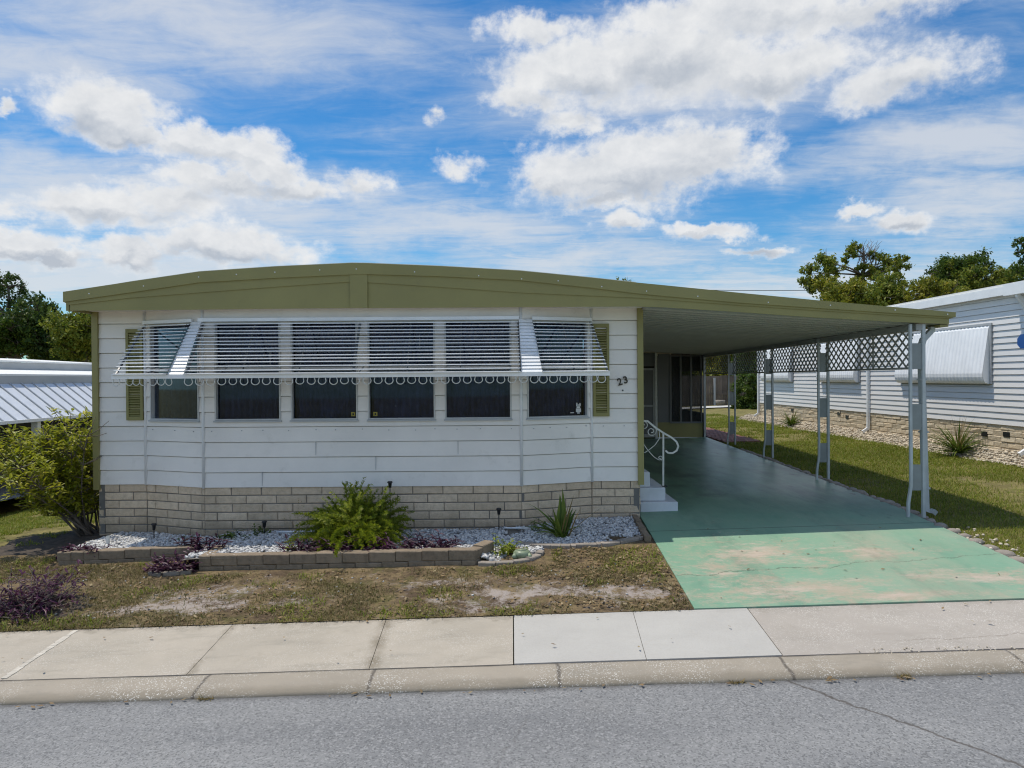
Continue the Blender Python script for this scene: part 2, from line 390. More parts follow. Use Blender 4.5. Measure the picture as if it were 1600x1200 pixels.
def m_green():
    m, n, b = newmat('worn_green_paint'); co = n.geo('Position'); x, y, z = n.sep(co)
    c = n.mix(n.noise(co, .9, 5, .6).ss(.3, .7), (.175,.325,.215), (.225,.36,.25))
    c = n.mix(n.noise(n.scale(co, (1, .35, 1)), 2.2, 6, .7).ss(.45, .75)*.5, c, (.09,.21,.145))
    def ell(x0, y0, rx, ry, k=0):
        a = ((x-x0)+(y-y0)*k)/rx; d = (y-y0)/ry
        return (1.0-(a*a+d*d).sqrt())
    f = ell(2.75, 6.82, 1.15, .42).max(ell(2.78, 8.02, .75, .55)).max(ell(4.55, 7.05, .75, .32, .9)).max(ell(3.6, 6.60, .9, .2)).max(ell(4.0,8.0,.7,.4)-.18).max(ell(2.1,7.5,.5,.5)-.25)
    wear = f.max(-.8)*.9+(n.noise(n.scale(co, (.7, 1.2, 1)), 2.0, 9, .76)-.5)*5.2+(n.noise(co, 13, 6, .8)-.5)*3.0+.12
    c = n.mix(wear.ss(-.1, 1.3)*.85, c, (.43,.335,.25))
    c = n.mix((f.max(-.8)*1.1+(n.noise(n.scale(co, (.6, 1.4, 1)), 4.5, 9, .8)-.5)*6.5).ss(.3, 1.5)*.85, c, (.50,.41,.33))
    c = n.mix(n.noise(co, 9, 6, .8).ss(.62, .75)*.35, c, (.30,.30,.22))
    w = n.noise(co, 2.2, 5, .65)-.5
    d = (y-(7.35+(x-2.0)*.11)+w*.42).abs()
    c = n.mix((d-.002).ss(0, .014).inv()*.6, c, (.06,.065,.045))
    d2 = (y-9.06).abs(); c = n.mix((d2-.006).ss(0, .01).inv()*.7, c, (.03,.06,.045))
    fade = (n.noise(n.scale(co, (.8, .5, 1)), 1.6, 9, .75)-.5)*2.6+x.ss(2.2, 4.6)*.35
    c = n.mix(fade.ss(.0, .95)*.6*y.ss(11, 8.0), c, (.36,.345,.25))
    tw = (n.noise(co, 1.2, 4)-.5)*.10
    tk = ((x-2.55+tw).abs()-.10).ss(0, .10).inv().max(((x-4.05+tw).abs()-.10).ss(0, .10).inv())
    c = n.mix(tk*n.noise(n.scale(co, (1, .4, 1)), 4, 7, .75).ss(.42, .66)*.22, c, (.07,.10,.08))
    for (xo, yo, r) in ((3.15, 11.4, .30), (3.4, 13.6, .35), (2.9, 12.4, .18)):
        o2 = ((x-xo)*(x-xo)+(y-yo)*(y-yo)).sqrt()/r+(n.noise(co, 6, 7, .8)-.5)*4.5; c = n.mix(o2.ss(.2, 1.2).inv()*.5, c, (.035,.045,.04))
    c = n.mix((n.noise(co, 24, 6, .8)+n.noise(co, 2.1, 4)*.5).ss(.86, .98)*.65, c, (.47,.42,.34))
    # carport shade painted into the floor colour, mixed with grime and tyre dirt
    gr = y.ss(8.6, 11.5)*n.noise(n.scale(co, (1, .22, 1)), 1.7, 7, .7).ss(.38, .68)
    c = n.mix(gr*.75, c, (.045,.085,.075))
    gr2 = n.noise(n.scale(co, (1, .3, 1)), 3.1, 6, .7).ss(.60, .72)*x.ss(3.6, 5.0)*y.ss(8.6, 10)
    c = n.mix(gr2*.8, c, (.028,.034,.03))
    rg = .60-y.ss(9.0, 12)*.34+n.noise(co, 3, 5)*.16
    pset(n, b, c, rg, n.bump(n.noise(co, 55, 5, .7), .22, .006)); return m
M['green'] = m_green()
def m_lawn(name, base):
    m, n, b = newmat(name); co = n.geo('Position')
    a = n.noise(co, 3.5, 6, .7); k = n.noise(co, 22, 5, .75); s2 = n.noise(co, 90, 3)
    dirt, dry, grn, sand = base
    c = n.mix(a.ss(.38, .62), dirt, dry); c = n.mix(n.noise(co, 2.4, 6, .7).ss(.50, .64)*.75, c, grn)
    c = n.mix(k.ss(.45, .68)*.75, c, mul3(dirt, .45)); c = n.mix(s2.ss(.6, .8)*.45, c, mul3(dry, 1.6))
    sd = (n.attr('sand')*.85+(n.noise(co, 5, 8, .82)-.5)*3.4+(k-.5)*1.6).ss(.22, .85)
    c = n.mix(sd*.9, c, n.mix(n.noise(co, 40, 4), sand, mul3(sand, .72)))
    pset(n, b, c, .95, n.bump(k+s2*.5, .8, .03), spec=.1); return m
M['lawn'] = m_lawn('dry_lawn', ((.12,.085,.055), (.25,.185,.10), (.12,.115,.04), (.50,.43,.385)))
M['ground'] = m_lawn('ground_turf', ((.17,.145,.06), (.28,.24,.095), (.15,.17,.035), (.36,.32,.24)))
def pebmat(name, stops, dark):
    m, n, b = newmat(name); co = n.coord(); c = n.ramp(n.island(), stops)
    c = n.mix(n.noise(co, 60, 4).ss(.45, .75)*.35, c, dark); pset(n, b, c, .75, n.bump(n.noise(co, 120, 3), .25, .004)); return m
M['pebble'] = pebmat('white_pebble', [(0,(.22,.215,.21)),(.3,(.42,.415,.41)),(.65,(.58,.575,.56)),(1,(.74,.725,.69))], (.33,.32,.31))
M['bedsoil'] = paint('bed_soil', (.16,.145,.125), .95, .3, 9, bump=.8, bsc=45)
M['tanpeb'] = pebmat('tan_pebble', [(0,(.34,.28,.20)),(.4,(.52,.45,.34)),(1,(.68,.60,.48))], (.30,.24,.17))
M['tansoil'] = paint('tan_gravel', (.46,.39,.29), .95, .35, 14, bump=.8, bsc=40)
M['mulch'] = paint('brown_mulch', (.06,.045,.033), .95, .4, 12, bump=.9, bsc=40)
# foliage
M['blade'] = leafmat('grass_blade', [(.15,.115,.055),(.24,.18,.085),(.12,.12,.035),(.32,.25,.14),(.20,.145,.075),(.13,.15,.035)], .6, .2)
M['blade_green'] = leafmat('green_grass_blade', [(.15,.20,.022),(.20,.25,.03),(.26,.28,.04),(.12,.17,.02),(.32,.28,.08),(.24,.225,.055)], .55, .3)
M['litter'] = leafmat('dead_leaf', [(0.221,0.137,0.065),(0.325,0.227,0.124),(0.156,0.098,0.058),(0.416,0.325,0.195)], .8, .1)
M['shrub'] = leafmat('shrub_leaf', [(.27,.29,.022),(.36,.37,.03),(.44,.42,.04),(.16,.20,.024),(.52,.47,.07),(.11,.15,.02)], .4, .35)
M['fern'] = leafmat('fern_leaf', [(.15,.21,.02),(.25,.30,.026),(.36,.37,.04),(.07,.12,.018)], .5, .35)
M['purple'] = leafmat('purple_leaf', [(0.050,0.015,0.042),(0.088,0.024,0.066),(0.033,0.013,0.029),(0.121,0.039,0.083)], .45, .2)
M['redpurple'] = leafmat('red_purple_leaf', [(0.120,0.030,0.042),(0.072,0.024,0.042),(0.168,0.060,0.054)], .45, .2)
M['strap'] = leafmat('strap_leaf', [(0.070,0.119,0.025),(0.119,0.175,0.031),(0.182,0.224,0.042)], .4, .25)
M['drystalk'] = leafmat('dry_stalk', [(0.192,0.144,0.060),(0.264,0.192,0.084),(0.132,0.120,0.042)], .7, .2)
M['tree_l'] = leafmat('left_tree_leaf', [(0.040,0.077,0.026),(0.066,0.114,0.033),(0.106,0.154,0.044),(0.143,0.176,0.048)], .5, .25)
M['tree_r'] = leafmat('right_tree_leaf', [(0.114,0.162,0.027),(0.171,0.218,0.038),(0.247,0.266,0.048),(0.323,0.304,0.057)], .5, .3)
M['tree_y'] = leafmat('yellow_tree_leaf', [(0.200,0.220,0.028),(0.300,0.290,0.040),(0.140,0.180,0.028),(0.400,0.320,0.060)], .5, .3)
M['bush_d'] = leafmat('dark_bush_leaf', [(0.067,0.123,0.023),(0.114,0.171,0.030),(0.038,0.076,0.019),(0.171,0.209,0.038)], .5, .25)

# ================================================================== SETTING
def grid_obj(name, xs, ys, zf, mat, sand=None, kind='structure', label=None):
    X, Y = np.meshgrid(xs, ys); Z = zf(X, Y); nx, ny = len(xs), len(ys)
    V = np.stack([X.ravel(), Y.ravel(), Z.ravel()], 1)
    i = np.arange(ny-1)[:, None]*nx+np.arange(nx-1)[None, :]; i = i.ravel()
    o = np_mesh(name, V, np.stack([i, i+1, i+1+nx, i+nx], 1), mat, smooth=True)
    if sand is not None:
        a = o.data.attributes.new('sand', 'FLOAT', 'POINT'); a.data.foreach_set('value', sand(X, Y).astype(np.float32).ravel())
    tagit(o, label=label, kind=kind); return o
gx = np.concatenate([np.linspace(-400, -20, 20), np.linspace(-18, 18, 73), np.linspace(20, 400, 20)])
gy = np.concatenate([np.linspace(-80, 4, 22), np.array([4.8, 5.0]), np.linspace(5.6, 30, 80), np.linspace(32, 60, 15), np.linspace(70, 700, 20)])
grid_obj('ground', gx, gy, lambda X, Y: G(X, Y)-.03-.06*smooth(6.5, 5.8, Y)*1.0+.012*(fbm(X, Y, .9, 3, 5)-.5)*smooth(6.5, 7, Y), M['ground'], lambda X, Y: 0*X, label='green lawn and ground around the houses')
# road
rx = np.linspace(-40, 40, 81); ry = np.linspace(-2.2, 5.12, 30)
grid_obj('road', rx, ry, lambda X, Y: np.full_like(X, -.12)+.0246*np.clip(X, -12, 14)+.02*(1-((Y-1.4)/3.7)**2), M['asphalt'], label='grey aged asphalt street with a long crack')
# curb (rolled) as a swept profile
def sweep(name, prof, x0, x1, dx, mat, label, joints=()):
    mb = MB(); xs = list(np.arange(x0, x1+1e-6, dx))
    P = []
    for x in xs:
        j = .004*math.sin(x*3.1)+.004*math.sin(x*7.7)
        P.append([(x, y+j, z+.0246*max(-12, min(14, x))) for y, z in prof])
    n = len(prof); b = 0
    for r in P: mb.v += r
    for i in range(len(xs)-1):
        for k in range(n-1):
            a = i*n+k; mb.f.append((a, a+n, a+n+1, a+1)); mb.m.append(0)
    o = mb.build(name, mat, smooth=True); tagit(o, label=label, kind='structure'); return o
sweep('kerb', [(5.06,-.20),(5.06,-.115),(5.075,-.096),(5.11,-.085),(5.20,-.070),(5.29,-.062),(5.345,-.066),(5.385,-.078),(5.40,-.12)], -30, 30, .2, M['curb'], 'rolled shell concrete kerb along the street')
# sidewalk slabs: one structure each material
def slabs(name, cuts, mat, label, zoff=0, y0=5.395, y1=6.42, joint=.0025):
    mb = MB()
    for (xa, xb) in cuts:
        n = max(1, int((xb-xa)/.5)); xs = np.linspace(xa+joint, xb-joint, n+1)
        for i in range(n):
            q = []
            for (x, y) in ((xs[i], y0), (xs[i+1], y0), (xs[i+1], y1), (xs[i], y1)):
                sk = -.05*(y-5.9)*(-1 if x > 0 else 1)*0+(.07*(y-5.9) if x > .5 else -.05*(y-5.9) if x < -.5 else 0)
                q.append((x+sk, y, -.075+.025*(y-5.4)/1.02+.0246*max(-12, min(14, x))+zoff))
            top = q; bot = [(a, b, c-.1) for a, b, c in q]
            mb.hexa(bot+top)
    o = mb.build(name, mat); tagit(o, label=label, kind='structure'); return o
old = [(-3.93-1.32*(k+1), -3.93-1.32*k) for k in range(16)][::-1]+[(-3.93,-2.52),(-2.52,-1.13),(-1.13,-.004)]
slabs('sidewalk', old, M['walk_old'], 'old stained concrete sidewalk slabs left of the pale slabs')
slabs('sidewalk', [(0,1.045),(1.045,2.08)], M['walk_new'], 'two clean pale concrete sidewalk slabs', .004)
slabs('apron', [(2.085,5.6)]+[(5.6+1.4*k,7.0+1.4*k) for k in range(14)], M['apron'], 'worn shell concrete apron in front of the green driveway', .0)
# caulk in one sidewalk joint
mb = MB()
for k in range(14):
    y = 5.42+k*.07; x = -3.93-.05*(y-5.9)-.0; w = .018+.012*random.random(); z = -.075+.025*(y-5.4)/1.02+.0246*x+.006
    mb.box(x-w, x+w, y, y+.07, z-.012, z-random.uniform(0, .001))
o = mb.build('joint_sealant', paint('sealant', (.55,.50,.42), .8, .15, 9)); tagit(o, label='pale sealant smeared along a sidewalk joint', kind='structure')
# driveway
dxs = np.linspace(0, 1, 9); dys = np.concatenate([np.linspace(6.43, 9.85, 12), np.linspace(10.2, 21.7, 14)])
def drive_l(y): return 1.64+.038*(y-6.42)
def drive_r(y): return np.interp(y, [6.42, 9.3, 21.7], [5.27, 5.36, 5.9])
T, Y = np.meshgrid(dxs, dys); X = drive_l(Y)*(1-T)+drive_r(Y)*T; Z = G(X, Y)+.012
nx, ny = len(dxs), len(dys); i = (np.arange(ny-1)[:, None]*nx+np.arange(nx-1)[None, :]).ravel()
V = np.stack([X.ravel(), Y.ravel(), Z.ravel()], 1); Fq = np.stack([i, i+1, i+1+nx, i+nx], 1)
# edge skirts so that the slab has thickness
rim = [r*nx for r in range(ny)]; rim2 = [r*nx+nx-1 for r in range(ny)]; V2 = V.copy(); V2[:, 2] -= .08; ex = []
for rr in (rim, rim2):
    for a, b_ in zip(rr[:-1], rr[1:]): ex.append((a, b_, b_+len(V), a+len(V)))
for c in range(nx-1): ex.append((c, c+1, c+1+len(V), c+len(V)))
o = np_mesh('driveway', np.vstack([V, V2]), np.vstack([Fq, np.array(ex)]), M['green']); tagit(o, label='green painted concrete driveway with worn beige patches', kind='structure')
# front lawn with sand patches
def sandf(X, Y):
    s = smooth(.50, .66, fbm(X*.8, Y*1.6, 1.15, 5, 3))
    band = np.exp(-((Y-6.95)/.38)**2)*.9+.12
    ex = 0
    for (a, b_, r1, r2, k) in ((-.35,6.75,.55,.26,1.0),(-.75,7.35,.45,.14,.8),(.0,6.95,.5,.16,.9),(-2.3,6.95,.5,.2,.6),(1.35,6.85,.25,.14,.7),(-3.2,6.85,.4,.15,.5),(-2.9,7.4,.5,.16,.45)):
        ex = np.maximum(ex, k*np.exp(-((X-a)/r1)**2-((Y-b_)/r2)**2))
    n = fbm(X, Y, 3.5, 4, 9)
    return np.clip(s*band*.55+ex*(.2+n*.9), 0, 1)*(1-smooth(1.0, 1.6, X)*.4)
lx = np.linspace(-9, 1.9, 330); ly = np.linspace(6.425, 8.9, 90)
lawn_z = lambda X, Y: G(X, Y)+.006+.03*(fbm(X, Y, 2.2, 5, 21)-.5)*smooth(6.42, 6.7, Y)
X, Y = np.meshgrid(lx, ly); X = np.minimum(X, drive_l(Y)-.003); Z = lawn_z(X, Y); nx, ny = len(lx), len(ly)
i = (np.arange(ny-1)[:, None]*nx+np.arange(nx-1)[None, :]).ravel()
o = np_mesh('lawn', np.stack([X.ravel(), Y.ravel(), Z.ravel()], 1), np.stack([i, i+1, i+1+nx, i+nx], 1), M['lawn'], smooth=True)
a = o.data.attributes.new('sand', 'FLOAT', 'POINT'); a.data.foreach_set('value', sandf(X, Y).astype(np.float32).ravel())
tagit(o, label='dry patchy front lawn with bare sandy spots', kind='structure')

def grass(name, pts, h, w, mat, label, lean=.5):
    """pts (n,3), h (n,), one bent blade of 2 segments each -> quads+tri as 2 quads"""
    n = len(pts); a = rng.random(n)*2*np.pi; ln = rng.random(n)*lean+.1
    d = np.stack([np.cos(a)*ln, np.sin(a)*ln, np.ones(n)], 1); d /= np.linalg.norm(d, axis=1)[:, None]
    t = np.stack([-np.sin(a), np.cos(a), 0*a], 1); hh = h[:, None]; ww = np.asarray(w).reshape(-1, 1)
    m1 = pts+d*hh*.55; tip = m1+(d+np.stack([np.cos(a)*ln, np.sin(a)*ln, 0*a-.35*ln], 1))*hh*.45
    V = np.stack([pts-t*ww*.5, pts+t*ww*.5, m1+t*ww*.4, m1-t*ww*.4, tip+t*ww*.08, tip-t*ww*.08], 1).reshape(-1, 3)
    b = np.arange(n)[:, None]*6
    Fq = np.concatenate([b+np.array([[0,1,2,3]]), b+np.array([[3,2,4,5]])], 0)
    o = np_mesh(name, V, Fq, mat); tagit(o, label=label, kind='stuff', cat='grass'); return o
def scatter(n, x0, x1, y0, y1): return rng.uniform(x0, x1, n), rng.uniform(y0, y1, n)
# dry front grass
x, y = scatter(130000, -8.5, 1.85, 6.405, 8.75)
keep = (x < drive_l(y)-.02) & (rng.random(len(x)) < np.clip((fbm(x, y, 2.6, 4, 4)-.36)*3.6, .03, 1)*(1-sandf(x, y))**2)
inbed = ((x > -5.55) & (x < -3.8) & (y > 8.35)) | ((x > -3.8) & (x < -.28) & (y > 7.83)) | ((x >= -.35) & (x < .45) & (y > 7.85)) | ((x >= .3) & (y > 8.42))
keep &= ~inbed; x, y = x[keep], y[keep]
grass('grass', np.stack([x, y, lawn_z(x, y)], 1), rng.uniform(.014, .05, len(x)), rng.uniform(.004, .008, len(x)), M['blade'], 'short dry grass on the front lawn', 1.6)
x, y = scatter(30000, -8.5, 1.85, 6.41, 8.75)
keep = (x < drive_l(y)-.02) & (fbm(x, y, 2.6, 5, 8)+.07*smooth(.2, 1.2, x)+.05*smooth(7.2, 6.6, y) > .585) & (sandf(x, y) < .3)
keep &= ~(((x > -5.55) & (x < -3.8) & (y > 8.35)) | ((x > -3.8) & (x < -.28) & (y > 7.83)) | ((x >= -.35) & (x < .45) & (y > 7.85)) | ((x >= .3) & (y > 8.42)))
x, y = x[keep], y[keep]
grass('grass', np.stack([x, y, lawn_z(x, y)], 1), rng.uniform(.02, .075, len(x)), rng.uniform(.005, .011, len(x)), M['blade_green'], 'greener weedy tufts in the dry front lawn', 1.4)
# right lawn
yy = 7.0+rng.random(190000)**1.7*26; xx = rng.uniform(5.3, 9.8, len(yy)); gz = G(xx, yy)-.03
keep = (xx > drive_r(np.minimum(yy, 21.7))+.1) & (rng.random(len(xx)) < np.clip((fbm(xx, yy, .8, 4, 6)-.30)*5, .08, 1)) & ~((xx < 7.0) & (yy > 20)) & (xx < 9.5+.3*fbm(xx, yy, 1.5, 2, 2))
xx, yy, gz = xx[keep], yy[keep], gz[keep]; s = np.clip(yy/12, .7, 2.2)
grass('grass', np.stack([xx, yy, gz], 1), rng.uniform(.03, .065, len(xx))*s**.5, rng.uniform(.006, .011, len(xx))*s, M['blade_green'], 'green lawn grass between driveway and right house', .9)
# left lawn
x, y = scatter(60000, -11, -5.5, 8.2, 15); keep = (fbm(x, y, 1.1, 4, 12) > .33) & ~((x > -6.3) & (y < 10.4) & (y > 8.7)); x, y = x[keep], y[keep]
grass('grass', np.stack([x, y, G(x, y)-.03], 1), rng.uniform(.03, .07, len(x)), rng.uniform(.007, .013, len(x)), M['blade_green'], 'green lawn grass left of the house under the shrub', .9)
# leaf litter
x, y = scatter(9000, -8, 1.9, 6.45, 8.6); p = .22+.78*smooth(-.3, .9, x); keep = (rng.random(len(x)) < p) & (x < drive_l(y)-.03) & (sandf(x, y) < .5)
keep &= ~(((x > -5.55) & (x < -3.8) & (y > 8.35)) | ((x > -3.8) & (x < -.28) & (y > 7.83)) | ((x >= -.35) & (x < .45) & (y > 7.85)) | ((x >= .3) & (y > 8.42)))
x, y = x[keep], y[keep]; n = len(x); a = rng.random(n)*6.28; L = rng.uniform(.012, .032, n)
ax = np.stack([np.cos(a), np.sin(a), rng.uniform(-.4, .4, n)], 1)*L[:, None]; bx = np.stack([-np.sin(a), np.cos(a), rng.uniform(-.5, .5, n)], 1)*L[:, None]*.45
c = np.stack([x, y, lawn_z(x, y)+.012+rng.random(n)*.015], 1)
V = np.stack([c-ax, c+bx, c+ax, c-bx], 1).reshape(-1, 3); o = np_mesh('leaf_litter', V, np.arange(n)[:, None]*4+np.array([[0,1,2,3]]), M['litter']); tagit(o, label='brown fallen leaves scattered over the lawn', kind='stuff', cat='leaves')

for (n_, xa, xb, ya, yb, zf) in ((70, -5, 6, 4.98, 5.05, lambda x, y: -.108+.0246*x), (26, -5, 5, 5.5, 6.4, lambda x, y: -.040+.0246*x), (40, 1.9, 5.1, 6.6, 9.5, lambda x, y: G(x, y)+.018)):
    x, y = scatter(n_, xa, xb, ya, yb); n = len(x); a = rng.random(n)*6.28; L = rng.uniform(.01, .03, n); z = zf(x, y)+.006
    ax = np.stack([np.cos(a), np.sin(a), rng.uniform(-.1, .3, n)], 1)*L[:, None]; bx = np.stack([-np.sin(a), np.cos(a), rng.uniform(-.1, .2, n)], 1)*L[:, None]*.45; c = np.stack([x, y, z], 1)
    o = np_mesh('leaf_litter', np.stack([c-ax, c+bx, c+ax, c-bx], 1).reshape(-1, 3), np.arange(n)[:, None]*4+np.array([[0,1,2,3]]), M['litter']); tagit(o, label='stray dead leaves blown onto the pavement', kind='stuff', cat='leaves')

# pebbles
phi = (1+5**.5)/2
ICO = np.array([(-1,phi,0),(1,phi,0),(-1,-phi,0),(1,-phi,0),(0,-1,phi),(0,1,phi),(0,-1,-phi),(0,1,-phi),(phi,0,-1),(phi,0,1),(-phi,0,-1),(-phi,0,1)])/1.902
ICF = np.array([(0,11,5),(0,5,1),(0,1,7),(0,7,10),(0,10,11),(1,5,9),(5,11,4),(11,10,2),(10,7,6),(7,1,8),(3,9,4),(3,4,2),(3,2,6),(3,6,8),(3,8,9),(4,9,5),(2,4,11),(6,2,10),(8,6,7),(9,8,1)])
def pebbles(name, P, r, mat, label):
    n = len(P); sc = rng.uniform(.65, 1.25, (n, 3)); sc[:, 2] *= .75; a = rng.random(n)*6.28; ca, sa = np.cos(a), np.sin(a)
    V = ICO[None]*sc[:, None]*np.asarray(r)[:, None, None]; V = V+rng.normal(0, .12, V.shape)*np.asarray(r)[:, None, None]
    X = V[..., 0]*ca[:, None]-V[..., 1]*sa[:, None]; Yv = V[..., 0]*sa[:, None]+V[..., 1]*ca[:, None]; V = np.stack([X, Yv, V[..., 2]], -1)+P[:, None]
    Fq = (np.arange(n)[:, None, None]*12+ICF[None]).reshape(-1, 3)
    o = np_mesh(name, V.reshape(-1, 3), Fq, mat, smooth=True); tagit(o, label=label, kind='stuff', cat='gravel'); return o
def wallY(x):  # front face of the bay
    return np.interp(x, [-5.75, -5.08, -4.13, .12, 1.10, 1.77], [9.84, 9.84, 9.49, 9.49, 9.84, 9.84])
def bedz(x, y):
    left = np.interp(y, [8.45, 9.0, 9.84], [.045, .03, .0]); mid = np.interp(y, [8.0, 9.5], [.10, .085]); rt = G(x, y)+.015
    w1 = smooth(-4.0, -3.6, x); w2 = smooth(-.35, -.2, x)
    return (left*(1-w1)+mid*w1)*(1-w2)+rt*w2
def inbedf(x, y):
    a = (x > -5.45) & (x < -3.75) & (y > 8.50) | (x >= -3.75) & (x < -.36) & (y > 8.05)
    f = np.interp(x, [-.36, -.3, .1, .35, .36, .8, 1.2, 1.56, 1.64], [8.0, 7.98, 8.02, 8.3, 8.62, 8.54, 8.6, 8.78, 8.8])
    b_ = (x >= -.36) & (x < 1.60+.04*(y-8.8)) & (y > f)
    return (a | b_) & (y < wallY(x)-.03)
xs = np.linspace(-5.5, 1.75, 150); ys = np.linspace(7.97, 9.86, 50)
X, Y = np.meshgrid(xs, ys); ok = inbedf(X, Y) | inbedf(X, Y+.05) | inbedf(X, Y-.05) | inbedf(X+.05, Y) | inbedf(X-.05, Y)
Z = np.where(ok, bedz(X, Y)-.012, G(X, Y)-.06)
i = (np.arange(49)[:, None]*150+np.arange(149)[None, :]).ravel(); fa = np.stack([i, i+1, i+151, i+150], 1); keep = ok.ravel()[fa].all(1)
o = np_mesh('bed_soil', np.stack([X.ravel(), Y.ravel(), Z.ravel()], 1), fa[keep], M['bedsoil'], smooth=True); tagit(o, label='grey soil of the flower bed beneath the white pebbles', kind='structure')
x, y = scatter(30000, -5.5, 1.72, 7.95, 9.86); keep = inbedf(x, y); keep &= (fbm(x, y, 2.6, 4, 14) > .36); x, y = x[keep], y[keep]
pebbles('gravel', np.stack([x, y, bedz(x, y)+rng.uniform(-.012, .012, len(x))], 1), rng.uniform(.011, .026, len(x)), M['pebble'], 'white and grey pebbles filling the front flower bed')
x, y = scatter(110, -5, 1.5, 6.6, 8.0); k = (x < drive_l(y)-.05) & ~((x > -3.8) & (y > 7.8)); x, y = x[k], y[k]
pebbles('gravel', np.stack([x, y, lawn_z(x, y)+.004], 1), rng.uniform(.006, .014, len(x)), M['pebble'], 'stray white pebbles lying in the dry lawn')
x, y = scatter(160, 2.6, 5.2, 5.3, 5.45); pebbles('gravel', np.stack([x, y, -.065+.0246*x], 1), rng.uniform(.004, .009, len(x)), M['tanpeb'], 'small shell grit in the gutter line of the apron')

# ================================================================== MAIN HOUSE
house = empty('mobile_home', (-2.0, 9.5, 0), 'white single storey mobile home with olive trim, bay front and slatted window awning', 'house')
ZS = .67; ZT = 3.06
PL = [(-5.75, 9.85), (-5.08, 9.85), (-4.13, 9.5), (.12, 9.5), (1.10, 9.85), (1.77, 9.85)]
EXPO = .2025
def lap_wall(mb, p0, p1, z0, z1, ex, ops=(), proud=.016, gr=.010):
    (o, t, n), L = frame2(p0, p1); P = lambda s, d, z: (o[0]+t[0]*s+n[0]*d, o[1]+t[1]*s+n[1]*d, z)
    k = 0
    while z0+k*ex < z1-1e-4:
        za = z0+k*ex; zb = min(za+ex, z1); k += 1
        zg_ = zb-gr if zb < z1-1e-4 else zb
        zc = sorted({za, zg_, zb}|{z for op in ops for z in op[2:] if za < z < zb})
        sc = sorted({0.0, L}|{s_ for op in ops for s_ in op[:2] if 0 < s_ < L})
        off = lambda z: .002+proud*(1-(z-za)/ex)
        R_ = -.03
        for a, b in zip(zc[:-1], zc[1:]):
            for s0, s1 in zip(sc[:-1], sc[1:]):
                zm, sm = (a+b)/2, (s0+s1)/2
                if any(q[0] < sm < q[1] and q[2] < zm < q[3] for q in ops): continue
                if zg_ < zb and zm > zg_:
                    mb.face([P(s0,R_,a),P(s1,R_,a),P(s1,R_,b),P(s0,R_,b)])
                    if abs(a-zg_) < 1e-6: mb.face([P(s0,off(a),a),P(s1,off(a),a),P(s1,R_,a),P(s0,R_,a)])
                    continue
                mb.face([P(s0,off(a),a),P(s1,off(a),a),P(s1,off(b),b),P(s0,off(b),b)])
                if a == za:
                    mb.face([P(s0,R_,za),P(s1,R_,za),P(s1,off(a),za),P(s0,off(a),za)])
# windows: (segment, px left, px right) -> along-wall interval
def seg_s(seg, px):
    (o, t, n), L = frame2(PL[seg], PL[seg+1]); k = (px-800)/F
    return (k*o[1]-o[0])/(t[0]-k*t[1])
WZ0, WZ1 = 1.565, 2.872
WIN = [(1, 236, 312), (2, 336, 439), (2, 455, 559), (2, 575, 680), (2, 695, 799), (3, 823, 918)]
mb = MB()
for sg in range(5):
    ops = []
    for (s_, a, b) in WIN:
        if s_ == sg: ops.append((seg_s(sg, a)+.0, seg_s(sg, b), WZ0, WZ1))
    lap_wall(mb, PL[sg], PL[sg+1], ZS, ZT, EXPO, ops)
BK = 24.0
def sk(x, y): return x+SKEW*(y-9.85)
front_mb = mb
mb = MB(); lap_wall(mb, PL[-1], (sk(1.77, BK), BK), ZS, ZT, EXPO); mb.build('side_wall', M['siding'], house)
mb = MB(); lap_wall(mb, (sk(-5.75, BK), BK), PL[0], ZS, ZT, EXPO); mb.build('side_wall', M['siding'], house)
mb = MB(); lap_wall(mb, (sk(1.77, BK), BK), (sk(-5.75, BK), BK), ZS, ZT, EXPO); mb.build('back_wall', M['siding'], house)
# board butt joints + screws under the windows
mb = front_mb; mb.mi = 1; fr, L = frame2(PL[2], PL[3])
for (x, r) in ((.78,0),(2.3,1),(1.5,2),(3.4,2),(.9,8),(2.9,9)): mb.obox(fr, x, x+.005, 0, .0205, ZS+r*EXPO*1.0+.02, ZS+(r+1)*EXPO-.004)
for sg, n in ((1,3),(2,13),(3,4),(4,2)):
    fr, L = frame2(PL[sg], PL[sg+1])
    for k in range(n):
        s_ = L*(k+.5)/n+random.uniform(-.06, .06); z = 1.43+random.uniform(-.012, .012); mb.obox(fr, s_-.006, s_+.006, .0, .017, z-.006, z+.006)
mb.build('front_wall', [M['siding'], M['mill']], house)
# battens on the bends
for sg in (1, 2, 3, 4):
    p = PL[sg]; mb = MB(); mb.tube([(p[0], p[1]-.012, ZS-.01), (p[0], p[1]-.012, ZT)], .020, 10); mb.build('seam_batten', M['white'], house, smooth=True)
for xa, sgn in ((-5.75, -1), (1.77, 1)):
    mb = MB()
    mb.box(xa-.045 if sgn < 0 else xa-.035, xa+.035 if sgn < 0 else xa+.045, 9.80, 9.93, .60 if sgn < 0 else .62, ZT+.02); mb.build('corner_trim', M['olive'], house)
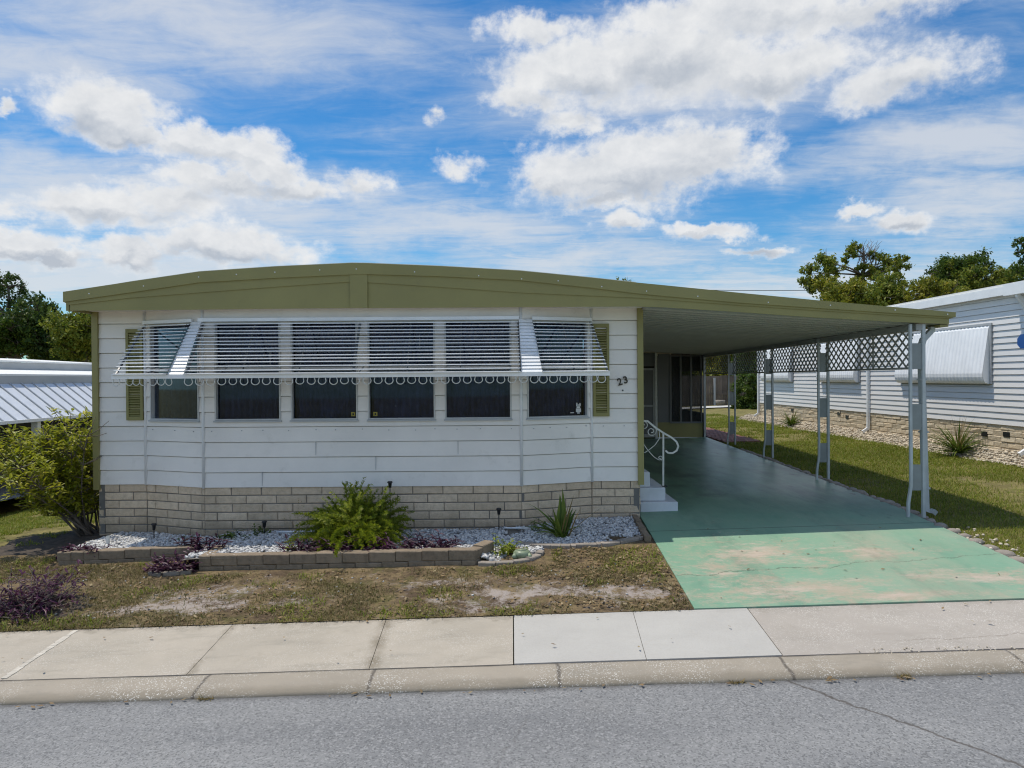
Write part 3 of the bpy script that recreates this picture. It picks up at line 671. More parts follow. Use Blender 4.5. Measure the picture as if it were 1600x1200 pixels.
# skirting of split blocks
def skirting(segs, zb, courses, ch, bl, mortar, blockm, parent, name='skirting', jit=.004, top=None):
    mb = MB(); 
    for (p0, p1, ph) in segs:
        fr, L = frame2(p0, p1); mb.mi = 0
        ztop = top
        mb.obox(fr, 0, L, -.09, -.012, ztop-courses*ch-.25, ztop)
        mb.mi = 1
        for c in range(courses):
            z1 = ztop-c*ch; z0 = z1-ch+.012; s_ = -((c % 2)*.5+ph)*bl+random.uniform(-.01, .01)
            while s_ < L:
                a, b = max(0.004, s_+.005), min(L-.004, s_+bl-.005)
                if b-a > .03: mb.bbox(fr, a, b, -.02, random.uniform(-.004, .004), z0, z1, .007, jit)
                s_ += bl
    return mb.build(name, [mortar, blockm], parent)
segs = [(PL[i], PL[i+1], [.3,.6,.1,.4,.7][i]) for i in range(5)]+[(PL[-1], (sk(1.77, BK), BK), .2), ((sk(-5.75, BK), BK), PL[0], .5)]
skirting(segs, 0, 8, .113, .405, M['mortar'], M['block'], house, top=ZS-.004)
# windows
stick = {}
for wi, (sg, a, b) in enumerate(WIN):
    fr, L = frame2(PL[sg], PL[sg+1]); s0, s1 = seg_s(sg, a), seg_s(sg, b); mb = MB(); w = .020
    e = .001
    mb.obox(fr, s0+e, s0+w, -.07, .024, WZ0+e, WZ1-e); mb.obox(fr, s1-w, s1-e, -.07, .024, WZ0+e, WZ1-e)
    mb.obox(fr, s0+w, s1-w, -.07, .022, WZ0+e, WZ0+w); mb.obox(fr, s0+w, s1-w, -.07, .022, WZ1-w, WZ1-e)
    win = mb.build('window', M['frame'], house)
    zm = WZ0+.685
    mb = MB(); mb.obox(fr, s0+w, s1-w, -.052, -.026, zm-.026, zm+.026); mb.build('meeting_rail', M['frame'], win)
    mb = MB(); mb.obox(fr, s0-.012, s1+.012, .0, .045, WZ0-.022, WZ0-.001); mb.build('sill', M['mill'], win)
    mb = MB(); mb.obox(fr, s0+w, s1-w, -.046, -.040, WZ0+w, zm-.0265); mb.obox(fr, s0+w, s1-w, -.046, -.040, zm+.0265, WZ1-w); mb.build('pane', M['glass'], win)
    # curtain: wavy sheet
    mb = MB(); o, t, n = fr; N = 70; base = len(mb.v)
    for k in range(N+1):
        s_ = s0+.01+(s1-s0-.02)*k/N; d = -.17+.032*math.sin(k*(.8+.12*(wi%3))+wi*1.7)+.014*math.sin(k*2.1+wi*2)
        for z in (WZ0-.1, WZ1+.1): mb.v.append((o[0]+t[0]*s_+n[0]*d, o[1]+t[1]*s_+n[1]*d, z))
    for k in range(N): mb.f.append((2*k, 2*k+2, 2*k+3, 2*k+1)); mb.m.append(0)
    mb.build('curtain', M['teal_curtain'] if wi == 0 else M['curtain'], win, smooth=True)
    # dark recess
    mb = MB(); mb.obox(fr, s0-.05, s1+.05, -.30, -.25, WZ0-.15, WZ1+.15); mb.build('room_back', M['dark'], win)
    if wi in (2, 3):
        q = s1-.10 if wi == 2 else s0+.06
        mb = MB(); mb.obox(fr, q, q+.055, -.039, -.036, WZ0+.045, WZ0+.10); mb.mi = 1; mb.obox(fr, q+.018, q+.037, -.036, -.035, WZ0+.058, WZ0+.085)
        mb.build('sticker', [M['yellow'], M['dark']], win, label='small yellow square sticker in the window corner')
    if wi == 5:
        mb = MB(); q = s1-.16
        mb.obox(fr, q, q+.075, -.039, -.036, WZ0+.065, WZ0+.115); mb.obox(fr, q+.01, q+.062, -.039, -.036, WZ0+.12, WZ0+.145)
        mb.obox(fr, q+.004, q+.022, -.039, -.036, WZ0+.15, WZ0+.195); mb.obox(fr, q+.05, q+.07, -.039, -.036, WZ0+.15, WZ0+.185); mb.obox(fr, q+.026, q+.046, -.039, -.036, WZ0+.155, WZ0+.17)
        mb.obox(fr, q+.016, q+.058, -.039, -.036, WZ0+.045, WZ0+.06); mb.obox(fr, q-.085, q-.03, -.039, -.036, WZ0+.052, WZ0+.064)
        mb.build('sticker', M['stickerwhite'], win, label='small white decal in the lower window corner')
    if wi == 3:
        mb = MB(); mb.tube([(o[0]+t[0]*(s0+.36)+n[0]*-.06, o[1]+t[1]*(s0+.36)+n[1]*-.06, WZ0+.16+k*.008) for k in range(5)], [.004,.010,.012,.008,.003], 8); mb.build('ornament', M['stickerwhite'], win, label='tiny white ornament behind the glass')
# shutters
def shutter(fr, s0, s1, z0, z1):
    mb = MB(); w = .035
    mb.obox(fr, s0, s0+w, .004, .045, z0, z1); mb.obox(fr, s1-w, s1, .004, .045, z0, z1)
    for za, zb in ((z0, z0+.05), (z1-.05, z1), ((z0+z1)/2-.03, (z0+z1)/2+.03)): mb.obox(fr, s0+w, s1-w, .004, .043, za, zb)
    sh = mb.build('shutter', M['olive_dark'], house); mb = MB(); o, t, n = fr
    P = lambda a, d, z: (o[0]+t[0]*a+n[0]*d, o[1]+t[1]*a+n[1]*d, z)
    z = z0+.055
    while z < z1-.08:
        if not (abs(z+.02-(z0+z1)/2) < .045):
            mb.hexa([P(s0+w,.040,z),P(s1-w,.040,z),P(s1-w,.012,z+.024),P(s0+w,.012,z+.024),P(s0+w,.040,z+.008),P(s1-w,.040,z+.008),P(s1-w,.012,z+.032),P(s0+w,.012,z+.032)])
        z += .034
    mb.obox(fr, s0+w, s1-w, .003, .010, z0+.05, z1-.05)
    mb.build('louvres', M['olive_dark'], sh)
fr, L = frame2(PL[0], PL[1]); shutter(fr, L-.25, L-.022, 1.56, 2.82)
fr, L = frame2(PL[4], PL[5]); shutter(fr, .022, .245, 1.57, 2.85)
# house number
def digit(ch, px, py, hpx, rot):
    cu = bpy.data.curves.new('digit', 'FONT'); cu.body = ch; cu.size = 1; cu.extrude = .06; cu.bevel_depth = .012; cu.align_x = 'CENTER'; cu.align_y = 'CENTER'; cu.offset = .018
    tmp = bpy.data.objects.new('tmp', cu); COL.objects.link(tmp); dg = bpy.context.evaluated_depsgraph_get()
    me = bpy.data.meshes.new_from_object(tmp.evaluated_get(dg)); bpy.data.objects.remove(tmp); bpy.data.curves.remove(cu)
    p = at(px, py, 9.815); sc = hpx*9.8/F/.78
    me.transform(Matrix.Translation(p-org(house)) @ Matrix.Rotation(math.pi/2, 4, 'X') @ Matrix.Rotation(rot, 4, 'Z') @ Matrix.Diagonal((sc*.95, sc, sc*.25, 1)))
    me.materials.append(M['brass']); o = bpy.data.objects.new('house_number', me); COL.objects.link(o); o.parent = house
    o['label'] = 'dark digit '+ch+' of the house number'
digit('2', 968.5, 597, 12, R(14)); digit('3', 977.5, 594, 12, R(14))
mb = MB(); p = at(973, 610, 9.835); mb.box(p.x-.008, p.x+.008, p.y-.012, p.y, p.z-.01, p.z+.01); mb.build('bell_button', M['brass'], house)

# ---- roof + fascia
YF = 9.27
XZ = lambda pts, Y=YF: [(at(x, y, Y).x, at(x, y, Y).z) for x, y in pts]
top = [(99,456),(205,440),(311,424.5),(430,416.5),(549,411),(573,411.3),(690,416),(812,423),(925,434),(994,441.5),(1040,446),(1160,458),(1280,469.5),(1400,480),(1493,488)]
l1 = [(99,472),(205,457),(311,441.5),(430,434.5),(549,429),(573,428.5),(690,432),(812,438),(925,450),(994,458.5),(1040,463),(1160,473.5),(1280,481.5),(1400,489.5),(1493,495.5)]
l2 = [(107,476),(205,465),(311,457),(430,448),(547,440),(573,441),(690,448.5),(812,457),(925,462),(994,465),(1040,468),(1160,477),(1280,485),(1400,492.5),(1485,497.5)]
bt = [(107,485),(205,484.3),(311,483.3),(430,482),(549,481),(573,481),(690,480.3),(812,479.6),(925,478.8),(994,478.5),(1040,480),(1160,487.5),(1280,496),(1400,502.5),(1485,506)]
iH = 10  # house uses points 0..9, carport 9..14
def band(a, b, i0, i1, y0, y1, name, mat, parent, caps=()):
    A, B = XZ(a[i0:i1]), XZ(b[i0:i1]); mb = MB(); mb.strip_xz(A, B, y0, y1); mb.mi = 1
    for (x, y) in caps:
        p = at(x, y, YF); mb.tube([(p.x, YF+.001, p.z), (p.x, YF-.006, p.z)], .008, 8)
    return mb.build(name, mat, parent)
fb = band(top, l1, 0, iH, YF, YF+.055, 'fascia_board', [M['olive'], M['white']], house, ((140,459),(225,447),(311,433),(370,429),(430,425.5),(500,422),(557,420.5),(648,425),(748,431),(815,436),(872,439),(940,448)))
band(l1, l2, 0, iH, YF+.022, YF+.056, 'fascia_trim', M['olive'], house)
band(l2, bt, 0, iH, YF+.036, YF+.057, 'gable_panel', M['olive'], house)
mb = MB(); A = XZ([(547,428.7),(574,428.3)]); Bm = XZ([(547,481),(574,481)]); mb.strip_xz(A, Bm, YF+.008, YF+.03); mb.build('king_post', M['olive'], house)
# soffit under the overhang
tX = XZ(top[:iH]); bX = XZ(bt[:iH])
mb = MB(); zs0 = bX[4][1]
mb.box(bX[0][0]+.01, 1.79, YF+.058, 9.95, ZT+.0, ZT+.012) ; mb.build('soffit', M['siding'], house)
mb = MB()
q = [(x, z-.012) for x, z in tX]; q0 = [(x, z-.06) for x, z in tX]
for i in range(len(q)-1):
    a, b, c, d = q0[i], q0[i+1], q[i+1], q[i]
    y0, y1 = YF+.06, BK+.3; e = SKEW*(y1-9.85)
    mb.hexa([(a[0],y0,a[1]),(b[0],y0,b[1]),(b[0]+e,y1,b[1]),(a[0]+e,y1,a[1]),(d[0],y0,d[1]),(c[0],y0,c[1]),(c[0]+e,y1,c[1]),(d[0]+e,y1,d[1])])
mb.build('roof', M['roofwhite'], house)
# white drip edge just above the fascia
q1 = [(x, z+.012) for x, z in tX[0:]]; q2 = [(x, z+.002) for x, z in tX[0:]]
q1[0] = (q1[0][0]+.1, q1[0][1]); q2[0] = (q2[0][0]+.1, q2[0][1])
mb = MB(); mb.strip_xz(q1, q2, YF+.035, YF+.35); mb.build('drip_edge', M['roofwhite'], house)
# eave boards along both sides
e = SKEW*(BK-9.85); xl = tX[0][0]; zt, zb = tX[0][1]-.01, bX[0][1]
mb = MB(); mb.hexa([(xl,YF+.06,zb),(xl+.04,YF+.06,zb),(xl+.04+e,BK,zb),(xl+e,BK,zb),(xl,YF+.06,zt),(xl+.04,YF+.06,zt),(xl+.04+e,BK,zt),(xl+e,BK,zt)]); mb.build('eave_board', M['olive'], house)
mb = MB(); mb.hexa([(xl+.04,9.955,ZT+.001),(-5.7,9.955,ZT+.001),(-5.7+e,BK,ZT+.001),(xl+.04+e,BK,ZT+.001),(xl+.04,9.955,ZT+.014),(-5.7,9.955,ZT+.014),(-5.7+e,BK,ZT+.014),(xl+.04+e,BK,ZT+.014)]); mb.build('soffit', M['siding'], house)
# ---- window awning of slats
YB = 8.93; ZB = 2.157; ZH = 2.885
aw = MB(); pb0, pb1 = at(175, 586, YB), at(953, 586, YB); xb0, xb1 = pb0.x, pb1.x
aw.box(xb0, xb1, YB-.012, YB+.025, ZB-.028, ZB+.028)
aw.box(-4.17, .10, 9.44, 9.47, ZH+.0, ZH+.045)
def wpt(sg, px, d): 
    (o, t, n), L = frame2(PL[sg], PL[sg+1]); s_ = seg_s(sg, px); return Vector((o[0]+t[0]*s_+n[0]*d, o[1]+t[1]*s_+n[1]*d, ZH))
TL0, TL1 = wpt(1, 229, .05), wpt(1, 305, .05); TC0, TC1 = Vector((-4.11, 9.45, ZH)), Vector((.085, 9.45, ZH)); TR0, TR1 = wpt(3, 830, .05), wpt(3, 922, .05)
Bp = lambda px: Vector((at(px, 586, YB).x, YB, ZB+.02))
for a, b in ((TL0, TL1), (TR0, TR1)): aw.rbar([a+Vector((0,0,.02)), b+Vector((0,0,.02))], .03, .045)
awn = aw.build('window_awning', M['alu'], house, label='white slatted aluminium awning over the bay windows with hanging loops')
BL0, BL1 = Bp(177), Bp(262); BC0, BC1 = Bp(289), Bp(813.5); BR0, BR1 = Bp(848), Bp(951)
def slat_panel(T0, T1, B0, B1, n, ribs):
    mb = MB()
    for k in range(n):
        f = (k+.6)/n; a = T0.lerp(B0, f); b = T1.lerp(B1, f); jz = random.gauss(0, .004)
        dn = Vector((0, -1, -.12)).normalized(); wv = dn*.066; th = Vector((0, 0, .006)); lip = Vector((0, 0, -.0065))
        a = a+Vector((0, 0, jz)); b = b+Vector((0, 0, jz*.3+(-.0 if k != n-1 else 0)))
        mb.hexa([a+wv, b+wv, b, a, a+wv+th*.35, b+wv+th*.35, b+th*.35, a+th*.35])
        mb.hexa([a+wv+lip, b+wv+lip, b+wv+lip+Vector((0,.004,0)), a+wv+lip+Vector((0,.004,0)), a+wv-th*.02, b+wv-th*.02, b+wv+Vector((0,.004,0))-th*.02, a+wv+Vector((0,.004,0))-th*.02])
    mb.mi = 1
    for k in range(n):
        f = (k+.6)/n
        for q, sx in ((T0.lerp(B0, f), 1), (T1.lerp(B1, f), -1)):
            mb.box(q.x-.004, q.x+.034*sx+.004 if sx > 0 else q.x+.004, q.y-.058, q.y-.004, q.z-.014, q.z-.003) if sx > 0 else mb.box(q.x-.034, q.x+.004, q.y-.058, q.y-.004, q.z-.014, q.z-.003)
    o = mb.build('slat_panel', [M['alu'], M['rib']], awn)
    for (f, w) in ribs:
        m2 = MB(); a = T0.lerp(T1, f)+Vector((0, .03, -.03)); b = B0.lerp(B1, f)+Vector((0, .03, -.02)); m2.rbar([a, b], w, .02); m2.build('rib', M['rib'], awn)
slat_panel(TL0, TL1, BL0, BL1, 15, ((0.0,.02),(1.0,.028)))
slat_panel(TC0, TC1, BC0, BC1, 15, ((0.0,.02),(.165,.012),(.335,.012),(.498,.03),(.66,.012),(.82,.012),(1.0,.02)))
slat_panel(TR0, TR1, BR0, BR1, 15, ((0.0,.02),(.5,.012),(1.0,.02)))
def hip(T0, T1, B0, B1, n=16):
    mb = MB()
    for k in range(n):
        f0, f1 = k/n, (k+1)/n-.006; off = Vector((0, -.018, -.0)); 
        a, b, c, d = T0.lerp(B0, f0), T1.lerp(B1, f0), T1.lerp(B1, f1)+off, T0.lerp(B0, f1)+off
        th = Vector((0, .006, .006)); mb.hexa([d, c, c+th, d+th, a, b, b+th, a+th])
    mb.build('hip_panel', M['alu'], awn)
hip(TL1+Vector((.0,0,0)), TC0+Vector((-.01,0,0)), BL1, BC0+Vector((-.015,0,0))); hip(TC1+Vector((.012,0,0)), TR0, BC1+Vector((.012,0,0)), BR0)
# brace arms under the awning
for px in (205, 330, 555, 797, 935):
    b = Bp(px); m2 = MB(); m2.tube([(b.x, YB+.03, ZB-.01), (b.x, 9.46 if 300 < px < 820 else 9.75, ZB+.12)], .008, 6); m2.build('brace', M['mill'], awn)
# loops
ring = None
rp = [182,202,213,223,239,251,263]+[294+17.45*k for k in range(32)]+[849+15.9*k for k in range(5)]+[927,940]
for px in rp:
    c = Bp(px); r = .052 if px > 270 else .044
    if ring is None:
        mb = MB(); o3 = org(awn); pts = []
        for k in range(15):
            a = math.pi+math.pi*k/14; pts.append((o3.x+.050*math.cos(a), o3.y, o3.z-.042+.046*math.sin(a)))
        pts = [(pts[0][0]+.010, o3.y, o3.z)]+pts+[(pts[-1][0]-.010, o3.y, o3.z)]
        mb.tube(pts, .0062, 6); ring = mb.build('hanging_loop', M['rail'], awn, smooth=True); q = ring
    else: q = ring.copy(); COL.objects.link(q); q.parent = awn
    q.location = Vector((c.x, YB+.004, ZB-.026))-org(awn); q.scale = (r/.052, 1, random.uniform(.93, 1.05)); q.rotation_euler = (random.uniform(-.15,.15), random.uniform(-.03,.03), random.uniform(-.12,.12))

# ================================================================== CARPORT
cp = empty('carport', (3.6, 9.3, g1(3.6, 9.3)), 'open carport with olive fascia over the green driveway on ladder posts', 'carport')
XR0 = at(1487, 490, YF).x
def cz(x):  # underside height
    return 3.045-.0665*(x-1.62)
YE = 21.6
def pr(y): return SKEW*.9*(y-9.3)
fbc = band(top, l1, iH-1, 15, YF, YF+.055, 'fascia_board', [M['olive'], M['white']], cp, ((1010,455),(1090,463),(1200,472.5),(1297,477),(1398,484.5),(1480,491)))
band(l1, l2, iH-1, 15, YF+.022, YF+.056, 'fascia_trim', M['olive'], cp)
band(l2, bt, iH-1, 15, YF+.036, YF+.057, 'fascia_trim', M['olive'], cp)
# ceiling pans
mb = MB(); xs = np.linspace(1.79, XR0-.10, 2); y = YF+.06; k = 0
while y < YE+.3:
    y1 = y+.30
    for (a, b, dz) in ((y, y1-.03, 0), (y1-.03, y1, -.016)):
        xa, xb = 1.80+SKEW*max(0, (a-9.85)), XR0-.02+pr(a)
        mb.hexa([(xa,a,cz(1.8)+dz),(xb,a,cz(XR0)+dz),(xb,b,cz(XR0)+dz),(xa,b,cz(1.8)+dz),(xa,a,cz(1.8)+.04),(xb,a,cz(XR0)+.04),(xb,b,cz(XR0)+.04),(xa,b,cz(1.8)+.04)])
    y = y1; k += 1
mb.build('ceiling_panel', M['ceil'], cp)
mb = MB(); tc = [(x, z-.01) for x, z in XZ(top[iH-1:])]
for i in range(len(tc)-1):
    a, b = tc[i], tc[i+1]; y0, y1 = YF+.06, YE+.3; e = pr(y1)
    mb.hexa([(a[0],y0,a[1]-.05),(b[0],y0,b[1]-.05),(b[0]+e,y1,b[1]-.05),(a[0]+e,y1,a[1]-.05),(a[0],y0,a[1]),(b[0],y0,b[1]),(b[0]+e,y1,b[1]),(a[0]+e,y1,a[1])])
mb.build('roof', M['roofwhite'], cp)
# side beam and gutter
XP = 5.36
def px_post(y): return np.interp(y, [9.3, 12.6, 16.0, 19.2, 21.6], [5.33, 5.52, 5.78, 5.94, 5.84])
mb = MB(); mb.hexa([(XP-.04,YF+.075,cz(XP)-.10),(XP+.05,YF+.075,cz(XP)-.10),(XP+.55,YE,cz(XP)-.10),(XP+.46,YE,cz(XP)-.10),(XP-.04,YF+.075,cz(XP)-.018),(XP+.05,YF+.075,cz(XP)-.018),(XP+.55,YE,cz(XP)-.018),(XP+.46,YE,cz(XP)-.018)])
mb.build('side_beam', M['lattice'], cp)
mb = MB(); a = XR0-.12; zg = cz(XR0)
mb.hexa([(a,YF+.06,zg-.03),(XR0-.01,YF+.06,zg-.03),(XR0-.01+pr(YE),YE,zg-.03),(a+pr(YE),YE,zg-.03),(a,YF+.06,zg-.002),(XR0-.01,YF+.06,zg-.002),(XR0-.01+pr(YE),YE,zg-.002),(a+pr(YE),YE,zg-.002)])
mb.build('gutter', M['olive'], cp)
PY = [9.36, 12.6, 16.0, 19.2]
LB = 2.2
def post(x, y, flip):
    zg = g1(x, y)+.0; zt = cz(x)-.02; mb = MB(); sgn = -1
    xa, xb = x-.085, x+.085
    m0 = [(xa, y, zt), (xa, y, 1.6), (xa+.006, y, .72+zg), (xa+.004, y, .42+zg), (xa-.03, y, .20+zg), (xa-.035, y, zg)]
    mb.rbar(m0, .034, .034, up=(0, 1, 0)); mb.rbar([(xb, y, zt), (xb, y, zg)], .04, .04, up=(0, 1, 0))
    p = mb.build('post', M['post'], cp)
    for zc in (zt-.42, zt-1.22, zt-2.02):
        m2 = MB(); m2.box(xa+.018, xb-.021, y-.006, y+.006, zc-.17, zc+.17); m2.build('plate', M['plate'], p)
    return p
for k, y in enumerate(PY): post(float(px_post(y)), y, 0)
mb = MB(); x5 = float(px_post(YE)); mb.box(x5-.03, x5+.03, YE-.08, YE-.02, g1(x5, YE), cz(x5)-.02); mb.build('post', M['post'], cp)
# lattice
def lattice(y0, y1):
    mb = MB(); fx = lambda y: float(px_post(y)) ; zt = cz(XP)-.03; H = zt-LB; cw, chh = .20, .135; w = .0125
    def bar(ya, za, yb, zb, d):
        # clip to z range
        if za > zb: ya, za, yb, zb = yb, zb, ya, za
        if zb <= LB or za >= zt: return
        if za < LB: t = (LB-za)/(zb-za); ya += (yb-ya)*t; za = LB
        if zb > zt: t = (zt-za)/(zb-za); yb = ya+(yb-ya)*t; zb = zt
        # clip to y
        for lim, lo in ((y0, 1), (y1, 0)):
            if lo and ya < lim and yb < lim or (not lo) and ya > lim and yb > lim: return
            if lo and ya < lim: t = (lim-ya)/(yb-ya); za += (zb-za)*t; ya = lim
            elif lo and yb < lim: t = (lim-ya)/(yb-ya); zb = za+(zb-za)*t; yb = lim
            elif not lo and ya > lim: t = (lim-ya)/(yb-ya); za += (zb-za)*t; ya = lim
            elif not lo and yb > lim: t = (lim-ya)/(yb-ya); zb = za+(zb-za)*t; yb = lim
        if abs(yb-ya) < .004: return
        mb.rbar([(fx(ya)+d, ya, za), (fx(yb)+d, yb, zb)], w*2.1, .008, up=(1, 0, 0))
    run = H/chh*cw
    k = y0-run
    while k < y1:
        bar(k, LB, k+run, zt, .005); bar(k+run, LB, k, zt, -.005); k += cw
    xa, xb = fx(y0), fx(y1)
    mb.rbar([(xa, y0, LB), (xb, y1, LB)], .03, .03); mb.rbar([(xa, y0, zt-.0), (xb, y1, zt-.0)], .03, .03)
    mb.build('lattice_panel', M['lattice'], cp)
sp = [9.5]
for a, b in ((9.46, 10.62), (10.64, 12.48), (12.72, 15.9), (16.1, 19.1), (19.3, 21.5)): lattice(a, b)
mb = MB(); x = float(px_post(10.63)); mb.box(x-.012, x+.012, 10.622, 10.638, LB-.01, cz(XP)-.03); mb.build('lattice_stile', M['lattice'], cp)
# downspout at the front post
ds = MB(); a = at(1455, 514, 9.5); b = at(1437, 531, 9.5); c = at(1446, 797, 9.5); d = at(1459, 806, 9.4)
zgd = g1(5.5, 9.5)
ds.rbar([(a.x, 9.5, cz(5.6)-.03), (a.x, 9.5, a.z-.02), (b.x+.03, 9.48, b.z), (b.x, 9.48, b.z-.10), ((b.x+c.x)/2, 9.48, (b.z+c.z)/2), (c.x, 9.48, c.z), (c.x+.06, 9.46, zgd+.06), (d.x+.03, 9.4, zgd+.045)], .062, .075, up=(0, 1, 0))
dsp = ds.build('downspout', M['post'], cp)
for zz in (2.05, 1.35, .6):
    t = (b.z-zz)/(b.z-c.z); m2 = MB(); xx = b.x+(c.x-b.x)*t; m2.box(xx-.045, xx+.045, 9.435, 9.525, zz-.012, zz+.012); m2.build('strap', M['post'], dsp)

# ================================================================== SCREEN ROOM at the back of the carport
sr = empty('screen_room', (4.0, YE, g1(4, YE)), 'dim screened porch with olive kick panel at the back of the carport', 'porch')
X_ = lambda px: (px-800)*YE/F
zb = g1(4.5, YE); Zp = lambda py: CZ-(py-589.7)*YE/F
zc_ = cz(4.2)
mb = MB(); mb.box(X_(1027.5), X_(1098), YE+.02, YE+.08, zb+.05, Zp(660)); mb.build('kick_panel', M['olive'], sr)
mb = MB(); mb.box(X_(1027.5), X_(1098), YE, YE+.1, zb-.01, zb+.045); mb.build('base_strip', M['white'], sr)
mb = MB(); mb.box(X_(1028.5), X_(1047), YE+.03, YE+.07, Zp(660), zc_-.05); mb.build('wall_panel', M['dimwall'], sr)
mb = MB()
for px in (1048, 1064, 1080, 1096): mb.box(X_(px)-.025, X_(px)+.025, YE, YE+.06, Zp(660), zc_-.08)
mb.box(X_(1047), X_(1097), YE-.003, YE+.063, Zp(660)-.03, Zp(660)+.02); mb.box(X_(1047), X_(1097), YE-.002, YE+.062, Zp(557), Zp(555.5))
mb.build('screen_frame', M['dimwall'], sr)
mb = MB(); mb.box(X_(1049), X_(1095), YE+.030, YE+.032, Zp(659), zc_-.05); mb.build('screen', M['screen'], sr)
mb = MB(); mb.box(X_(1023.5), X_(1027), YE-.02, YE+.06, zb, zc_-.02); mb.build('door_post', M['rail'], sr)
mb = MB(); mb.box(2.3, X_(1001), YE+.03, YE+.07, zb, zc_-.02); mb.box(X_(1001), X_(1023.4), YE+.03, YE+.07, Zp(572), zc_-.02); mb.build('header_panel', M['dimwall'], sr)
mb = MB(); x0, x1, z0, z1 = X_(1001.5), X_(1023), zb+.05, Zp(575)
mb.box(x0, x0+.05, YE, YE+.04, z0, z1); mb.box(x1-.05, x1, YE, YE+.04, z0, z1)
for za, zb2 in ((z0, z0+.1), (z1-.06, z1), (Zp(634)-.03, Zp(634)+.03)): mb.box(x0+.05, x1-.05, YE+.002, YE+.038, za, zb2)
dr = mb.build('screen_door', M['greywall'], sr)
mb = MB(); mb.box(x0+.05, x1-.05, YE+.018, YE+.022, z0+.1, z1-.06); mb.build('door_pane', M['dimwall'], dr)
mb = MB(); mb.box(x1-.045, x1-.015, YE-.03, YE-.001, Zp(632)-.06, Zp(632)+.06); mb.build('handle', M['mill'], dr)
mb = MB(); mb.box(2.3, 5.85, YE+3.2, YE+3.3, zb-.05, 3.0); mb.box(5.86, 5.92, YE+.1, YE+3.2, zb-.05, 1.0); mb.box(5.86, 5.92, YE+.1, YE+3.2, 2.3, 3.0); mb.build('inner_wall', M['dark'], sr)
mb = MB(); mb.hexa([(2.3,YE+.1,2.98),(6.0,YE+.1,2.8),(6.1,YE+3.3,2.8),(2.4,YE+3.3,2.98),(2.3,YE+.1,3.04),(6.0,YE+.1,2.86),(6.1,YE+3.3,2.86),(2.4,YE+3.3,3.04)]); mb.build('roof', M['roofwhite'], sr)

# ================================================================== STEPS + HANDRAIL
zg = g1(2.1, 10.5)
st = empty('entry_steps', (2.05, 10.2, zg), 'three white concrete entry steps against the house side below the handrail', 'steps')
def bevel_box(x0, x1, y0, y1, z0, z1, name, parent, b=.012):
    mb = MB(); k = 0
    mb.box(x0, x1, y0, y1, z0, z1); o = mb.build(name, M['step'], parent); md = o.modifiers.new('bevel', 'BEVEL'); md.width = b; md.segments = 2; return o
xw = 1.825
bevel_box(xw, 2.365, 10.15, 11.5, zg-.05, zg+.145, 'step', st)
bevel_box(xw, 2.20, 10.22, 11.45, zg+.149, zg+.34, 'step', st)
bevel_box(xw, 1.985, 10.26, 11.42, zg+.344, zg+.56, 'step', st)
hr = empty('handrail', (2.2, 10.34, zg+.30), 'white wrought iron handrail with scrolls beside the entry steps', 'handrail')
yh = 10.34; A2 = lambda px, py: (at(px, py, yh).x, yh, at(px, py, yh).z)
mb = MB(); mb.rbar([A2(1036.5, 676), A2(1036.5, 772)], .024, .024, up=(0, 1, 0)); mb.build('rail_post', M['rail'], hr)
mb = MB(); mb.box(2.175, 2.245, yh-.035, yh+.035, zg+.336, zg+.352); mb.build('foot_plate', M['black'], hr)
pts = [A2(985, 652), A2(1003, 657.5), A2(1012, 658), A2(1024, 668), A2(1036, 676), A2(1050, 684), A2(1057, 690), A2(1060, 697), A2(1057.5, 704), A2(1051, 708), A2(1044, 707.5), A2(1040, 704)]
mb = MB(); mb.rbar(pts, .026, .018, up=(0, 1, 0)); mb.build('hand_bar', M['rail'], hr)
def spiral(cx, cy, r0, turns, a0, dirn=1):
    return [A2(cx+math.cos(a0+dirn*t)*r0*(1-.78*t/(turns*6.28)), cy+math.sin(a0+dirn*t)*r0*(1-.78*t/(turns*6.28))) for t in np.linspace(0, turns*6.28, 28)]
mb = MB(); w, d = .009, .014
mb.rbar(spiral(1006, 665, 7, 1.3, -2.2), w, d, up=(0, 1, 0)); mb.rbar(spiral(1018, 674, 8, 1.4, -.6), w, d, up=(0, 1, 0))
mb.rbar([A2(1030, 674), A2(1031, 684), A2(1024, 695), A2(1014, 703), A2(1008, 707), A2(996, 706)], w, d, up=(0, 1, 0))
mb.rbar([A2(996, 680), A2(1003, 690), A2(1012, 703), A2(1022, 714), A2(1030, 719), A2(1035, 717)], w, d, up=(0, 1, 0))
mb.rbar(spiral(1031.5, 715.5, 4, 1.1, 1.2, -1), w, d, up=(0, 1, 0))
mb.build('scroll', M['rail'], hr, smooth=False)

# ================================================================== FLOWER BED
def block_wall(name, pts, h, label, courses=2, depth=.13, bl=.30, mat=None, group=None, cap=True):
    c = Vector((np.mean([p[0] for p in pts]), np.mean([p[1] for p in pts]), 0)); mb = MB()
    for p0, p1 in zip(pts[:-1], pts[1:]):
        fr, L = frame2(p0, p1); o, t, n = fr
        for k in range(courses):
            s_ = -(k % 2)*bl*.5+random.uniform(-.02, .02)
            while s_ < L-.02:
                a, b = max(0, s_+.002), min(L, s_+bl-.002); s_ += bl
                if b-a < .03: continue
                m_ = (a+b)/2; x, y = o[0]+t[0]*m_, o[1]+t[1]*m_; z = g1(x, y); z0 = z-.06+(h+.06)*k/courses; z1 = z-.06+(h+.06)*(k+1)/courses-.003
                j = random.uniform(-.004, .004)
                mb.bbox(fr, a, b, -depth, j, z0, z1+random.uniform(-.003, .003), .007, .003)
    o = mb.build(name, mat or M['planter']); tagit(o, label, 'garden wall', group); return o
